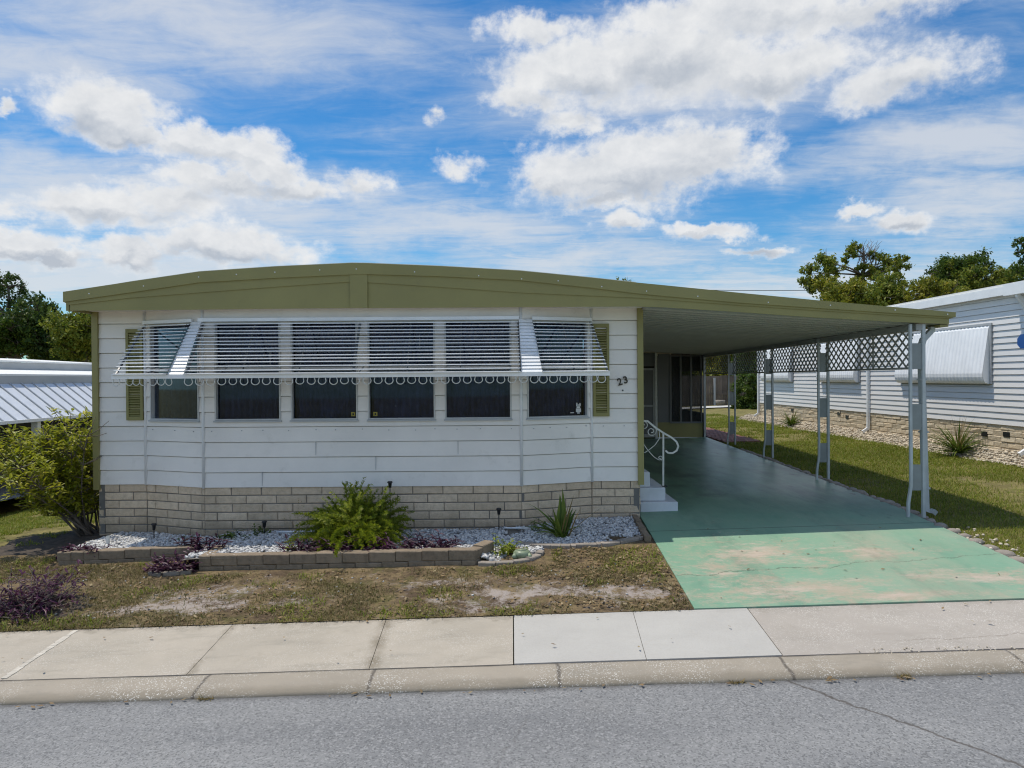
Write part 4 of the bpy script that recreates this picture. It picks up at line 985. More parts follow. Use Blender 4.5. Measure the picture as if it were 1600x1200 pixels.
block_wall('planter_wall', [(-5.42, 8.42), (-5.1, 8.42), (-3.72, 8.50)], .155, 'long low brown block wall at the left end of the flower bed')
block_wall('planter_wall', [(-3.56, 8.02), (-.42, 7.93)], .175, 'brown two course block wall in front of the big green fern')
block_wall('planter_wall', [(-.415, 7.93), (-.22, 8.32)], .165, 'short brown block return at the right end of the main bed wall')
block_wall('planter_wall', [(-3.562, 8.47), (-3.562, 8.022)], .172, 'short brown block return at the left end of the main bed wall')
block_wall('garden_edging', [(-4.08, 7.90), (-3.9, 7.84), (-3.60, 7.92)], .05, 'short low stone edging around purple plants at the bed step', 1, .09, .18, M['edging'])
block_wall('garden_edging', [(-.40, 7.88), (-.2, 7.85), (.02, 7.88), (.2, 7.97), (.33, 8.14), (.37, 8.28)], .045, 'small curved concrete edging around the green ornament', 1, .08, .2, M['edging'])
block_wall('garden_edging', [(.02, 8.62), (.22, 8.52), (.45, 8.45), (.75, 8.42), (1.05, 8.45), (1.35, 8.56), (1.60, 8.70)], .05, 'long curved concrete edging below the strap leaf plant', 1, .09, .25, M['edging'])
fr = ((1.68, 8.62), (.035, .9994), (.9994, -.035)); mb = MB(); 
for k in range(3): mb.bbox(fr, k*.40, k*.40+.396, -.075, 0, g1(1.66, 8.8+k*.4)-.05, g1(1.66, 8.8+k*.4)+.06, .008, .004)
tagit(mb.build('garden_edging', M['planter']), 'straight brown edging between white pebbles and green driveway', 'garden wall')
block_wall('garden_edging', [(-5.62, 9.35), (-5.42, 8.46)], .06, 'thin tan edging between pebbles and the shrub mulch', 1, .05, .5, M['edging'])

def lollipop_light(px, Y, top_y, lab, name='solar_light'):
    x = (px-800)*Y/F; z0 = float(bedz(x, Y)); zt = at(px, top_y, Y).z; e = empty(name, (x, Y, z0), lab, 'garden light', 'solar stake lights in the flower bed')
    mb = MB(); mb.tube([(x, Y, z0-.03), (x, Y, zt-.06)], .007, 8); mb.build('stake', M['black'], e, smooth=True)
    mb = MB(); mb.tube([(x, Y, zt-.085), (x, Y, zt-.02), (x, Y, zt-.018)], [.018, .026, .027], 12); mb.build('lens', M['black'], e, smooth=True)
    mb = MB(); mb.tube([(x, Y, zt-.02), (x, Y, zt-.012), (x, Y, zt)], [.036, .036, .026], 14); mb.build('cap', M['black'], e)
lollipop_light(238, 9.3, 818, 'black stake light nearest the left house corner')
lollipop_light(411, 9.25, 814, 'black stake light between the reddish plants and the tall fern')
lollipop_light(608, 9.3, 752, 'tall black stake light rising just behind the fern')
lollipop_light(778, 9.25, 794, 'black stake light between the fern and the strap leaf plant')
x, Y = (166-800)*9.0/F, 9.0; mb = MB(); z0 = float(bedz(x, Y)); mb.tube([(x, Y, z0-.03), (x, Y, z0+.11)], .022, 12, cap=False); mb.tube([(x, Y, z0-.03), (x, Y, z0+.10)], .017, 12)
tagit(mb.build('pipe_stub', M['rail'], smooth=False), 'short upright tan pipe stub in the pebbles by the house corner', 'pipe')
p0 = (.0, 9.33, float(bedz(-.1, 9.3))+.03); mb = MB(); mb.tube([(p0[0]-.12, 9.33, p0[2]), (p0[0]+.2, 9.30, p0[2])], .012, 8)
tagit(mb.build('pipe', M['white'], smooth=True), 'thin white pipe lying in the pebbles at the wall foot', 'pipe')
p0 = (-2.85, 9.3, .115); mb = MB(); mb.tube([(-3.1, 9.3, .11), (-2.55, 9.25, .125)], .012, 8)
tagit(mb.build('pipe', M['white'], smooth=True), 'thin white pipe lying in the pebbles left of the fern', 'pipe')
# green ornament: squat round frog-like bowl
ox, oy = .10, 8.12; oz = float(bedz(ox, oy)); e = empty('garden_ornament', (ox, oy, oz), 'small round mossy green ceramic ornament on pebbles inside the curved edging', 'ornament')
mb = MB(); mb.tube([(ox, oy, oz-.01), (ox, oy, oz+.02), (ox, oy, oz+.06), (ox, oy, oz+.085), (ox, oy, oz+.09), (ox, oy, oz+.075)], [.07, .095, .10, .075, .055, .045], 18); mb.build('body', M['stonegreen'], e, smooth=True)
for dx in (-.07, .07):
    mb = MB(); mb.tube([(ox+dx, oy-.05, oz), (ox+dx*1.3, oy-.07, oz+.03), (ox+dx*1.1, oy-.05, oz+.055)], [.025, .032, .018], 10); mb.build('foot', M['stonegreen'], e, smooth=True)
# edging stones along the right of the driveway
stone = None
for k in range(46):
    y = 7.3+k*.235; x = float(drive_r(y))+.055+random.uniform(-.012, .012)
    if stone is None:
        mb = MB(); mb.tube([(x, y, -.05), (x, y, .0), (x, y, .03), (x, y, .045)], [.07, .075, .06, .025], 9)
        o = mb.v; mb.v = [(vx-x+random.uniform(-.006, .006), vy-y+random.uniform(-.006, .006), vz) for vx, vy, vz in mb.v]; stone = mb.build('edging_stone', M['edging'], smooth=True); q = stone
    else: q = stone.copy(); COL.objects.link(q)
    q.location = (x, y, g1(x, y)-.015); q.rotation_euler = (random.uniform(-.12,.12), random.uniform(-.12,.12), random.random()*6); s = random.uniform(.8, 1.15); q.scale = (s*.9, s*1.45, s)
    tagit(q, 'small tan edging stone in the row along the right edge of the green driveway', 'edging stone', 'edging stones along the driveway')
rb = np.stack([*scatter(70, 5.35, 5.75, 7.4, 8.9)], 1); pebbles('gravel', np.stack([rb[:, 0], rb[:, 1], G(rb[:, 0], rb[:, 1])-.005], 1), rng.uniform(.008, .028, 70), M['tanpeb'], 'loose tan rubble beside the driveway edge')

# ================================================================== PLANTS
def rand_dir(up0, up1):
    a = random.random()*2*math.pi; u = random.uniform(up0, up1); c = math.sqrt(max(0, 1-u*u)); return Vector((math.cos(a)*c, math.sin(a)*c, u))
def fern_bush(x, y, w, h, n, label):
    z = float(bedz(x, y)); e = empty('fern_bush', (x, y, z), label, 'fern'); mb = MB()
    for k in range(n):
        d = rand_dir(.40, 1.0); L = random.uniform(.5, 1.0)*(h*1.25*d.z+w*.62*(1-d.z)); p = Vector((x+random.gauss(0, w*.16), y+random.gauss(0, .14), z+random.uniform(0, .1)))
        q = p.copy(); dd = d.copy(); N = 17; st_ = L/N
        side0 = rand_dir(-.3, .3)
        for i in range(N):
            dd = (dd+Vector((0, 0, -.035*(1+i*.12)))).normalized(); q2 = q+dd*st_
            s1 = dd.cross(Vector((0, 0, 1))).normalized(); mb.mi = 0
            if i > 2:
                t = i/N; ln = .065*(1.15-t*.7)
                for j in range(8):
                    a = random.random()*6.28; v = (s1*math.cos(a)+dd.cross(s1)*math.sin(a)+dd*.55).normalized()
                    c = q+dd*random.random()*st_; wv = v.cross(dd).normalized()*.0062; tip = c+v*ln*random.uniform(.7, 1.1)
                    mb.face([c-wv, c+wv, tip+wv*.5, tip-wv*.5])
            q = q2
    mb.build('fronds', M['fern'], e)
    mb = MB()
    for k in range(46):
        d = rand_dir(.55, 1); p = Vector((x+random.gauss(0, .12), y+random.gauss(0, .08), z)); mb.tube([p, p+d*.25, p+d*.45+Vector((0,0,-.03))], [.004, .003, .002], 4)
    mb.build('stems', M['drystalk'], e); return e
fern_bush(-1.93, 8.76, .88, .60, 470, 'big feathery bright green fern bush in the main bed')
def root_disc(ms, x, y, z, r):
    '''root mat just under the soil that the stems grow from'''
    ms.box(x-r, x+r, y-min(r, .10), y+min(r, .10), z-.06, z-.026)
def purple_plant(x, y, w, h, n, label, mat='purple', z=None, group=None):
    z = float(bedz(x, y)) if z is None else z; e = empty('purple_plant', (x, y, z), label, 'plant', group); ml = MB(); ms = MB()
    for k in range(n):
        px_, py_ = x+random.uniform(-.5, .5)*w, y+random.uniform(-.5, .5)*min(w, .34); d = rand_dir(.35, .95); L = h*random.uniform(.55, 1.15); p = Vector((px_, max(y-.095, min(y+.095, py_)), z-.035)); tip = p+d*L
        ms.tube([p, p+d*L*.5+Vector((0,0,.01)), tip], [.006, .005, .004], 5)
        for j in range(7):
            f = .2+.8*j/6; c = p.lerp(tip, f); a = j*2.4+random.random(); v = Vector((math.cos(a), math.sin(a), random.uniform(.15, .8))); ml.blade(c, v, random.uniform(.07, .13), random.uniform(.022, .034), random.uniform(.3, .9), 3, .3)
    root_disc(ms, x, y, z, w*.52)
    ms.build('stems', M['purple'], e); ml.build('leaves', M[mat], e); return e
purple_plant(-2.42, 8.30, .4, .22, 26, 'purple leaved clump at the left foot of the big fern')
purple_plant(-1.85, 8.26, .62, .23, 46, 'wide purple leaved clump under the middle of the big fern')
purple_plant(-1.32, 8.25, .4, .18, 16, 'purple leaved clump at the right foot of the big fern')
purple_plant(-.98, 8.40, .48, .22, 34, 'separate purple plant right of the fern behind the block wall')
purple_plant(-3.85, 8.72, .3, .20, 14, 'reddish purple plant standing where the two block walls meet', 'redpurple')
purple_plant(-3.84, 8.08, .52, .24, 52, 'dark purple plant spilling over the low stone edging', z=float(G(-3.8, 8.1)))
purple_plant(-3.62, 8.42, .3, .22, 16, 'upright purple plant behind the end of the main block wall')
purple_plant(-5.2, 8.56, .5, .13, 22, 'low purple plant at the left end of the pebble bed')
purple_plant(-3.55, 9.05, .35, .12, 14, 'small dusty purple and green weed clump near the block skirting', 'strap')
def leafy(x, y, w, h, n, mat, label, name='leafy_plant', z=None, lw=.03, ll=.055):
    z = float(bedz(x, y)) if z is None else z; e = empty(name, (x, y, z), label, 'plant'); ml = MB(); ms = MB()
    for k in range(n):
        d = rand_dir(.4, 1); L = random.uniform(.5, 1)*h; p = Vector((x+random.gauss(0, w*.15), y+random.gauss(0, w*.15), z-.035)); tip = p+Vector((d.x*w*.6, d.y*w*.6, d.z*L)); ms.tube([p, p.lerp(tip, .5)+Vector((0,0,.01)), tip], [.004,.003,.002], 4)
        for j in range(9):
            c = p.lerp(tip, .25+.75*j/8); v = rand_dir(-.1, .8); ml.blade(c, v, ll*random.uniform(.6, 1.2), lw*random.uniform(.7, 1.2), .5, 2, .2)
    root_disc(ms, x, y, z, w*.45)
    ms.build('stems', M['strap'], e); ml.build('leaves', M[mat], e); return e
leafy(-.10, 8.28, .34, .27, 26, 'fern', 'small bright green leafy plant at the right end of the block wall')
leafy(-3.35, 9.25, .3, .16, 10, 'strap', 'low green weed against the skirting between two stake lights')
leafy(.28, 9.25, .3, .22, 7, 'strap', 'thin straggly green weed against the skirting near the white pipe')
leafy(-2.62, 8.3, .2, .16, 8, 'fern', 'small green sprig at the left edge of the fern bed')
leafy(-4.25, 9.2, .35, .08, 9, 'strap', 'flat green weed in the pebbles below the left angled window')
# dry conical plant left of fern
x, y = -2.58, 8.7; z = float(bedz(x, y)); e = empty('dry_plant', (x, y, z), 'tall thin brownish dry plant on the left side of the fern', 'plant'); mb = MB()
for k in range(26):
    d = rand_dir(.8, 1); L = random.uniform(.35, .62); p = Vector((x+random.gauss(0, .06), y+random.gauss(0, .05), z)); 
    for j in range(22):
        c = p+d*L*(j/21); v = rand_dir(-.2, .9); mb.blade(c, v, .045*(1.1-j/28), .008, .4, 2, .1)
mb.build('leaves', M['drystalk'], e)
def strap_plant(x, y, n, L0, L1, w, label, z=None, mat='strap', spread=(.25, .95), bend=1.0, name='strap_leaf_plant', dry=6):
    z = float(bedz(x, y)) if z is None else z; e = empty(name, (x, y, z), label, 'plant'); mb = MB()
    for k in range(n):
        d = rand_dir(*spread); mb.blade((x+random.gauss(0, .03), y+random.gauss(0, .03), z), d, random.uniform(L0, L1), w*random.uniform(.7, 1.2), bend*random.uniform(.3, 1.2), 6, .25)
    mb.build('leaves', M[mat], e); mb = MB()
    for k in range(dry):
        d = rand_dir(.6, .98); mb.blade((x+random.gauss(0, .04), y, z), d, L1*random.uniform(.7, 1), w*.35, .3, 5, .1)
    mb.build('dry_leaves', M['drystalk'], e); return e
strap_plant(.62, 8.88, 26, .34, .70, .062, 'dark green strap leaf plant in front of the right end of the skirting', spread=(.55, .98), bend=.75)
strap_plant(9.55, 15.2, 120, .45, .95, .035, 'large spiky grass clump at the foot of the right house wall', z=g1(9.55, 15.2)+.05, spread=(.35, .98), bend=1.0, name='spiky_grass', dry=40)
strap_plant(9.5, 24.2, 60, .35, .7, .05, 'small spiky plant in the gravel at the far end of the right house', z=g1(9.5, 24.2)+.05, spread=(.4, .98), bend=.7, name='spiky_grass', dry=20)
# dead shrub, bottom left
x, y = -4.78, 7.0; z = g1(x, y); e = empty('withered_shrub', (x, y, z), 'withered twiggy shrub with dark purple leaves at the left picture edge', 'shrub'); mt = MB(); ml = MB()
for k in range(150):
    d = rand_dir(.05, .9); L = random.uniform(.22, .52); p = Vector((x+random.gauss(0, .12), y+random.gauss(0, .12), z)); pts = [p]; dd = d.copy()
    for j in range(6):
        dd = (dd+Vector((random.uniform(-.35,.35), random.uniform(-.35,.35), random.uniform(-.3,.25)))).normalized(); pts.append(pts[-1]+dd*L/6)
    mt.tube(pts, [.005,.0045,.004,.0035,.003,.0025,.002], 4)
    for q in pts[2:]:
        for j in range(2):
            if random.random() < .8: ml.blade(q, rand_dir(-.3, .8), random.uniform(.05, .10), random.uniform(.016, .028), .7, 3, .3)
mt.build('twigs', M['twig'], e); ml.build('leaves', M['purple'], e)
mb = MB()
# big shrub at left corner
def big_shrub(x, y, label):
    z = g1(x, y)-.03; e = empty('shrub', (x, y, z), label, 'shrub'); ms = MB(); tips = []
    for k in range(26):
        a = random.uniform(1.9, 4.6); out = random.uniform(.2, 1.35); d = Vector((math.cos(a)*out, math.sin(a)*out*.8, 1)); d.normalize()
        p = Vector((x+random.gauss(0, .07), y+random.gauss(0, .1), z)); L = random.uniform(1.1, 1.65); pts = [p]; dd = d.copy(); n = 7
        for j in range(n):
            dd = (dd+Vector((random.uniform(-.22,.18), random.uniform(-.2,.2), random.uniform(-.05,.13)))).normalized(); pts.append(pts[-1]+dd*L/n)
        ms.tube(pts, [.019*(1-.85*j/n)*random.uniform(.8,1.1) for j in range(n+1)], 6)
        for j in range(2, n+1):
            for b in range(4):
                d2 = rand_dir(-.1, 1); q = pts[j]; L2 = random.uniform(.16, .38); pp = [q, q+d2*L2*.5, q+d2*L2+Vector((0,0,.04))]; ms.tube(pp, [.007,.005,.003], 4); tips.append((pp[1], d2)); tips.append((pp[2], d2)); tips.append((pp[1].lerp(pp[2], .5), d2))
    ml = MB()
    for (q, d2) in tips:
        if q.z < z+.36 or q.x > x+.14 or random.random() < .28: continue
        for j in range(8):
            ml.blade(q+rand_dir(-1, 1)*.05, (rand_dir(-.2, .9)+d2*.4), random.uniform(.06, .11), random.uniform(.03, .048), .5, 3, .22)
    ms.build('branches', M['bark'], e, smooth=True); ml.build('leaves', M['shrub'], e, smooth=False); return e
big_shrub(-5.98, 10.0, 'large yellow green leafy shrub with bare woody stems beside the left house corner')
mb = MB(); n = 40
mb.face([(-6.1+.75*math.cos(a)*random.uniform(.85,1.1), 9.55+.75*math.sin(a)*random.uniform(.85,1.1), g1(-6.1+.7*math.cos(a), 9.55+.7*math.sin(a))-.008) for a in np.linspace(0, 6.28, n, endpoint=False)])
tagit(mb.build('mulch', M['mulch']), label='dark mulch under the left shrub', kind='structure')
mb = MB(); mb.face([(x0, y0, g1(x0, y0)+.012) for x0, y0 in [(-4.8+.62*math.cos(a)*random.uniform(.8,1.15), 6.98+.45*math.sin(a)*random.uniform(.8,1.1)) for a in np.linspace(0, 6.28, 30, endpoint=False)]])
tagit(mb.build('mulch', M['mulch']), label='dark mulch under the withered shrub', kind='structure')
# gutter tuft
def tuft(x, y, label):
    z = -.118+.0246*x; e = MB()
    for k in range(40): e.blade((x+max(-.05, min(.05, random.gauss(0, .03))), y+random.gauss(0, .008), z), rand_dir(.2, .95), random.uniform(.03, .07), .006, .6, 3, .1)
    o = e.build('weed_tuft', M['drystalk']); tagit(o, label, 'weed')
tuft(1.58, 5.045, 'small yellowish weed tuft growing from the gutter at the kerb right of centre')
tuft(-2.2, 5.05, 'small brown weed tuft growing from the gutter at the kerb left of centre')
tuft(2.78, 5.045, 'tiny weed tuft in the gutter below the driveway apron')

# ================================================================== RIGHT HOUSE
XW = 10.0; NZS = 1.09; NZT = 3.72; NY0, NY1 = 11.6, 28.0; nsk = -.02
nx_ = lambda y: XW+nsk*(y-14)
nh = empty('mobile_home', (XW+2, 20, g1(10, 20)), 'white vinyl sided mobile home with three closed shutter awnings on the right', 'house')
P0, P1 = (nx_(NY1), NY1), (nx_(NY0), NY0)   # wall seen from -X : tangent toward the camera
mb = MB(); lap_wall(mb, P0, P1, NZS, NZT, .128, (), .02, .007)
M['vinyl'] = paint('white_vinyl', (.72,.70,.68), .45, .03, 1.1, dirt=(.5,.48,.44), dirt_amt=.2)
mb.build('side_wall', M['vinyl'], nh)
mb = MB(); lap_wall(mb, (nx_(NY0), NY0), (XW+7, NY0), NZS, NZT+.2, .128, (), .02, .007); mb.build('end_wall', M['vinyl'], nh)
mb = MB(); lap_wall(mb, (XW+7, NY1), (nx_(NY1), NY1), NZS, NZT+.2, .128, (), .02, .007); mb.build('end_wall', M['vinyl'], nh)
skirting([(P0, P1, .3), ((nx_(NY0), NY0), (XW+7, NY0), .1)], 0, 6, .118, .40, paint('tan_mortar', (.38,.32,.24), .9, .2, 5), M['nblock'], nh, jit=.011, top=NZS-.004)
frn, Ln = frame2(P0, P1); sY = lambda y: NY1-y
def nbox(mb, y0, y1, d0, d1, z0, z1): mb.obox(frn, sY(y1), sY(y0), d0, d1, z0, z1)
for y, zz in ((15.0, .86), (14.35, .90), (20.9, .90), (21.4, .97), (24.8, .93)):
    mb = MB(); nbox(mb, y-.09, y+.09, -.01, .012, zz-.05, zz+.05); mb.build('vent', M['black'], nh)
# roof: eave fascia, gutter and slope
mb = MB(); nbox(mb, NY0-.25, NY1+.2, -.02, .10, NZT+.0, NZT+.03); mb.build('soffit', M['vinyl'], nh)
mb = MB(); nbox(mb, NY0-.25, NY1+.2, .08, .16, NZT-.02, NZT+.15); mb.build('gutter', M['white'], nh)
mb = MB(); o, t, n = frn
A = lambda s_, d, z: (o[0]+t[0]*s_+n[0]*d, o[1]+t[1]*s_+n[1]*d, z)
mb.hexa([A(-.2,.14,NZT+.152),A(Ln+.25,.14,NZT+.152),A(Ln+.25,-3.6,NZT+.62),A(-.2,-3.6,NZT+.62),A(-.2,.14,NZT+.20),A(Ln+.25,.14,NZT+.20),A(Ln+.25,-3.6,NZT+.68),A(-.2,-3.6,NZT+.68)])
mb.hexa([A(-.2,-3.6,NZT+.62),A(Ln+.25,-3.6,NZT+.62),A(Ln+.25,-7.4,NZT+.15),A(-.2,-7.4,NZT+.15),A(-.2,-3.6,NZT+.68),A(Ln+.25,-3.6,NZT+.68),A(Ln+.25,-7.4,NZT+.2),A(-.2,-7.4,NZT+.2)])
mb.build('roof', M['roofwhite'], nh)
# second gutter step at the near end
mb = MB(); nbox(mb, NY0-.3, 14.05, .165, .29, NZT-.06, NZT+.17); mb.build('gutter', M['white'], nh)
def nspout(y, d=.05, z1=NZT-.02, foot=True, d1=.12):
    mb = MB(); pts = [A(sY(y), d1, z1), A(sY(y), d1, z1-.07), A(sY(y), d+.02, z1-.30), A(sY(y), d, z1-.42), A(sY(y), d, .85), A(sY(y), d+.01, .66), A(sY(y), d+.16, .56)]
    mb.rbar(pts, .075, .06, up=(0, 1, 0)); mb.build('downspout', M['white'], nh)
nspout(19.62); nspout(13.72, d1=.23); nspout(27.9)
# clam-shell window awnings
def clam(y0, y1, zt, label):
    prof = [(.03, zt), (.06, zt-.05), (.185, zt-.92), (.195, zt-1.0), (.19, zt-1.08), (.17, zt-1.15), (.135, zt-1.20), (.08, zt-1.22)]
    mb = MB(); N = int((y1-y0)/.03); nn = len(prof)
    for i in range(N+1):
        y = y0+(y1-y0)*i/N; c = .005*(1 if (i % 4) < 2 else -1)
        for (d, z) in prof: mb.v.append(A(sY(y), d+c, z+c*.3))
    for i in range(N):
        for k in range(nn-1): a = i*nn+k; mb.f.append((a, a+1, a+1+nn, a+nn)); mb.m.append(0)
    aw = mb.build('window_awning', M['alu'], nh, label=label)
    for y in (y0, y1):
        mb = MB(); mb.face([A(sY(y), d, z) for d, z in prof]+[A(sY(y), .02, zt-1.22)]); mb.face([A(sY(y+.012), d, z) for d, z in prof]+[A(sY(y+.012), .02, zt-1.22)]); mb.build('side_panel', M['alu'], aw)
    mb = MB(); nbox(mb, y0-.05, y1+.05, .021, .05, zt, zt+.05); nbox(mb, y0-.05, y0-.003, .021, .06, zt-1.22, zt-.001); nbox(mb, y1+.016, y1+.05, .021, .06, zt-1.22, zt-.001); mb.build('awning_frame', M['mill'], aw)
    mb = MB(); nbox(mb, y0+.05, y1-.05, .022, .034, zt-1.25, zt-.05); mb.build('window', M['greywall'], nh)
clam(14.78, 18.05, 3.14, 'widest pale ribbed shutter awning nearest the camera')
clam(20.15, 22.5, 3.14, 'middle pale ribbed shutter awning seen through the lattice')
clam(24.7, 27.3, 3.14, 'farthest pale ribbed shutter awning seen through the lattice')
# blue sign on the wall
mb = MB(); yc = 13.72; R0 = .15
mb.face([A(sY(yc)+R0*1.1*math.cos(a), .135, 2.75+R0*math.sin(a)) for a in np.arange(8)*math.pi/4+math.pi/8]); pv = list(mb.v)
mb.face([A(sY(yc)+R0*1.1*math.cos(a), .115, 2.75+R0*math.sin(a)) for a in np.arange(8)*math.pi/4+math.pi/8])
for i in range(8): mb.f.append((i, (i+1) % 8, 8+(i+1) % 8, 8+i)); mb.m.append(0)
tagit(mb.build('wall_sign', M['blue']), 'blue octagonal plaque on the right house wall at the picture edge', 'sign')
# gravel strip at the neighbour wall
ys = np.linspace(11.5, 29, 90); xs = np.linspace(0, 1, 8); T, Y = np.meshgrid(xs, ys)
left = np.interp(Y, [11.5, 15, 22, 29], [9.62, 9.58, 9.48, 9.3])+.2*(fbm(Y*0+3, Y, 1.1, 3, 17)-.5); X = left*(1-T)+(nx_(Y)+.02)*T; Z = G(X, Y)-.015+.20*T**1.0*smooth(0, .25, T)
i = (np.arange(89)[:, None]*8+np.arange(7)[None, :]).ravel()
o = np_mesh('gravel_strip', np.stack([X.ravel(), Y.ravel(), Z.ravel()], 1), np.stack([i, i+1, i+9, i+8], 1), M['tansoil'], smooth=True); tagit(o, label='tan gravel strip along the right house', kind='structure')
k = rng.integers(0, len(X.ravel()), 9000); jx = rng.uniform(-.1, .1, 9000); jy = rng.uniform(-.1, .1, 9000)
px_, py_, pz_ = X.ravel()[k]+jx, Y.ravel()[k]+jy, Z.ravel()[k]; kk = px_ < nx_(py_)-.04
pebbles('gravel', np.stack([px_, py_, pz_], 1)[kk], rng.uniform(.012, .035, 9000)[kk], M['tanpeb'], 'tan pebbles along the skirting of the right house')

# ================================================================== LEFT HOUSE
lh = empty('mobile_home', (-13, 18, -.6), 'white roofed neighbouring home with standing seam awning on the left', 'house')
EX = -10.75; ZE = 1.24
def L3(px, py, Y): return at(px, py, Y)
def rib_panel(mb, y0, y1, xo, zo, xi, zi, pitch):
    y = y0
    while y < y1:
        mb.hexa([(xo,y,zo-.01),(xo,y+pitch-.0,zo-.01),(xi,y+pitch-.0,zi-.01),(xi,y,zi-.01),(xo,y,zo),(xo,y+pitch,zo),(xi,y+pitch,zi),(xi,y,zi)]); y += pitch
mb = MB(); y = 11.0
while y < 25.8:
    a, b = y, y+.40-.012
    mb.hexa([(EX,a,ZE),(EX-1.0,a,ZE+.80),(EX-1.0,b,ZE+.80),(EX,b,ZE),(EX,a,ZE+.015),(EX-1.0,a,ZE+.815),(EX-1.0,b,ZE+.815),(EX,b,ZE+.015)])
    y += .40
awl = mb.build('awning', paint('pale_awning', (.68,.70,.72), .4, .05, 2), lh)
mb = MB(); y = 11.39
while y < 25.8:
    mb.hexa([(EX,y,ZE+.01),(EX-1.0,y,ZE+.81),(EX-1.0,y+.03,ZE+.81),(EX,y+.03,ZE+.01),(EX,y,ZE+.05),(EX-1.0,y,ZE+.85),(EX-1.0,y+.03,ZE+.85),(EX,y+.03,ZE+.05)]); y += .40
mb.build('seams', M['mill'], awl)
mb = MB(); mb.box(EX, EX+.05, 11, 25.8, ZE-.035, ZE+.035); mb.build('edge_trim', M['white'], awl)
mb = MB(); mb.box(EX-1.12, EX-1.002, 11, 25.8, ZE+.80, ZE+1.00); mb.build('fascia_board', M['greywall'], lh)
mb = MB(); mb.hexa([(EX-1.0,11,ZE+1.003),(EX-1.0,25.8,ZE+1.003),(EX-3.4,25.8,ZE+1.16),(EX-3.4,11,ZE+1.16),(EX-1.0,11,ZE+1.05),(EX-1.0,25.8,ZE+1.05),(EX-3.4,25.8,ZE+1.21),(EX-3.4,11,ZE+1.21)]); mb.build('roof', M['roofwhite'], lh)
mb = MB(); mb.box(EX-3.5, EX-3.4, 11, 25.8, ZE+1.05, ZE+1.42); mb.build('fascia_board', M['greywall'], lh)
mb = MB(); mb.hexa([(EX-3.38,11,ZE+1.423),(EX-3.38,26,ZE+1.423),(EX-6.8,26,ZE+1.62),(EX-6.8,11,ZE+1.62),(EX-3.38,11,ZE+1.47),(EX-3.38,26,ZE+1.47),(EX-6.8,26,ZE+1.68),(EX-6.8,11,ZE+1.68)]); mb.build('roof', M['roofwhite'], lh)
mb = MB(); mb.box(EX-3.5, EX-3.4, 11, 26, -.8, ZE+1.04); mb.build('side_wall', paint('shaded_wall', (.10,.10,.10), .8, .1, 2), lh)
mb = MB(); mb.box(EX-3.4, EX+.0, 25.5, 25.6, -.8, ZE+1.0); mb.build('back_wall', M['dark'], lh)
for y in (16.15, 20.5, 12.2):
    mb = MB(); x = EX-.06; zz = g1(x, y)-.05; mb.box(x-.09, x+.05, y-.06, y+.06, zz, ZE-.04); mb.build('post', M['rail'], lh)
mb = MB(); mb.face([(-18, 10, -.52), (-10.3, 10, -.52), (-10.1, 26, -.55), (-18, 26, -.55)])
mb.v = [(x, y, max(z, g1(x, y)+.02)) for x, y, z in mb.v]; mb.build('floor_slab', M['slab'], lh)

# ================================================================== BACK GARDEN
gz0 = g1(12, 42)
mb = MB()
for k in range(40):
    x = 9.5+k*.155; mb.box(x, x+.142, 42+random.uniform(-.01, .01), 42.03, gz0-.1, gz0+1.72+random.uniform(-.03, .03))
fe = empty('wooden_fence', (12, 42, gz0), 'weathered brown board fence in the back garden', 'fence'); mb.build('boards', M['wood'], fe)
for x in (9.6, 11.9, 14.2): 
    mb = MB(); mb.box(x, x+.1, 41.88, 41.98, gz0-.1, gz0+1.6); mb.build('post', M['greywall'], fe)
mb = MB(); mb.box(9.5, 15.7, 41.95, 41.99, gz0+.6, gz0+.7); mb.build('cross_rail', M['wood'], fe)
mb = MB(); N = 20
for k in range(N):
    xa, xb = 6+k*.7, 6.7+k*.7; mb.face([(xa, 38.2, g1(xa, 38.2)+.03), (xb, 38.2, g1(xb, 38.2)+.03), (xb, 39.6, g1(xb, 39.6)+.05), (xa, 39.6, g1(xa, 39.6)+.05)])
tagit(mb.build('path', M['path']), label='white concrete path across the back garden', kind='structure')
mb = MB()
for k in range(8):
    for j in range(24):
        x, y = 5.98+k*.125, 20.0+j*.27; o_ = (j % 2)*.06; z = g1(x, y)-.01; mb.box(x+o_, x+o_+.118, y, y+.262, z-.05, z+.02+random.uniform(-.002, .002))
tagit(mb.build('brick_patio', M['redbrick']), label='red brick patio strip beside the screened porch', kind='structure')
# planter pot near fence
x, y = 11.9, 40.6; z = g1(x, y); e = empty('flower_pot', (x, y, z), 'tan pot with wispy grass in front of the board fence', 'pot')
mb = MB(); mb.tube([(x, y, z), (x, y, z+.3), (x, y, z+.32)], [.2, .28, .26], 14); mb.build('pot', M['edging'], e, smooth=True)

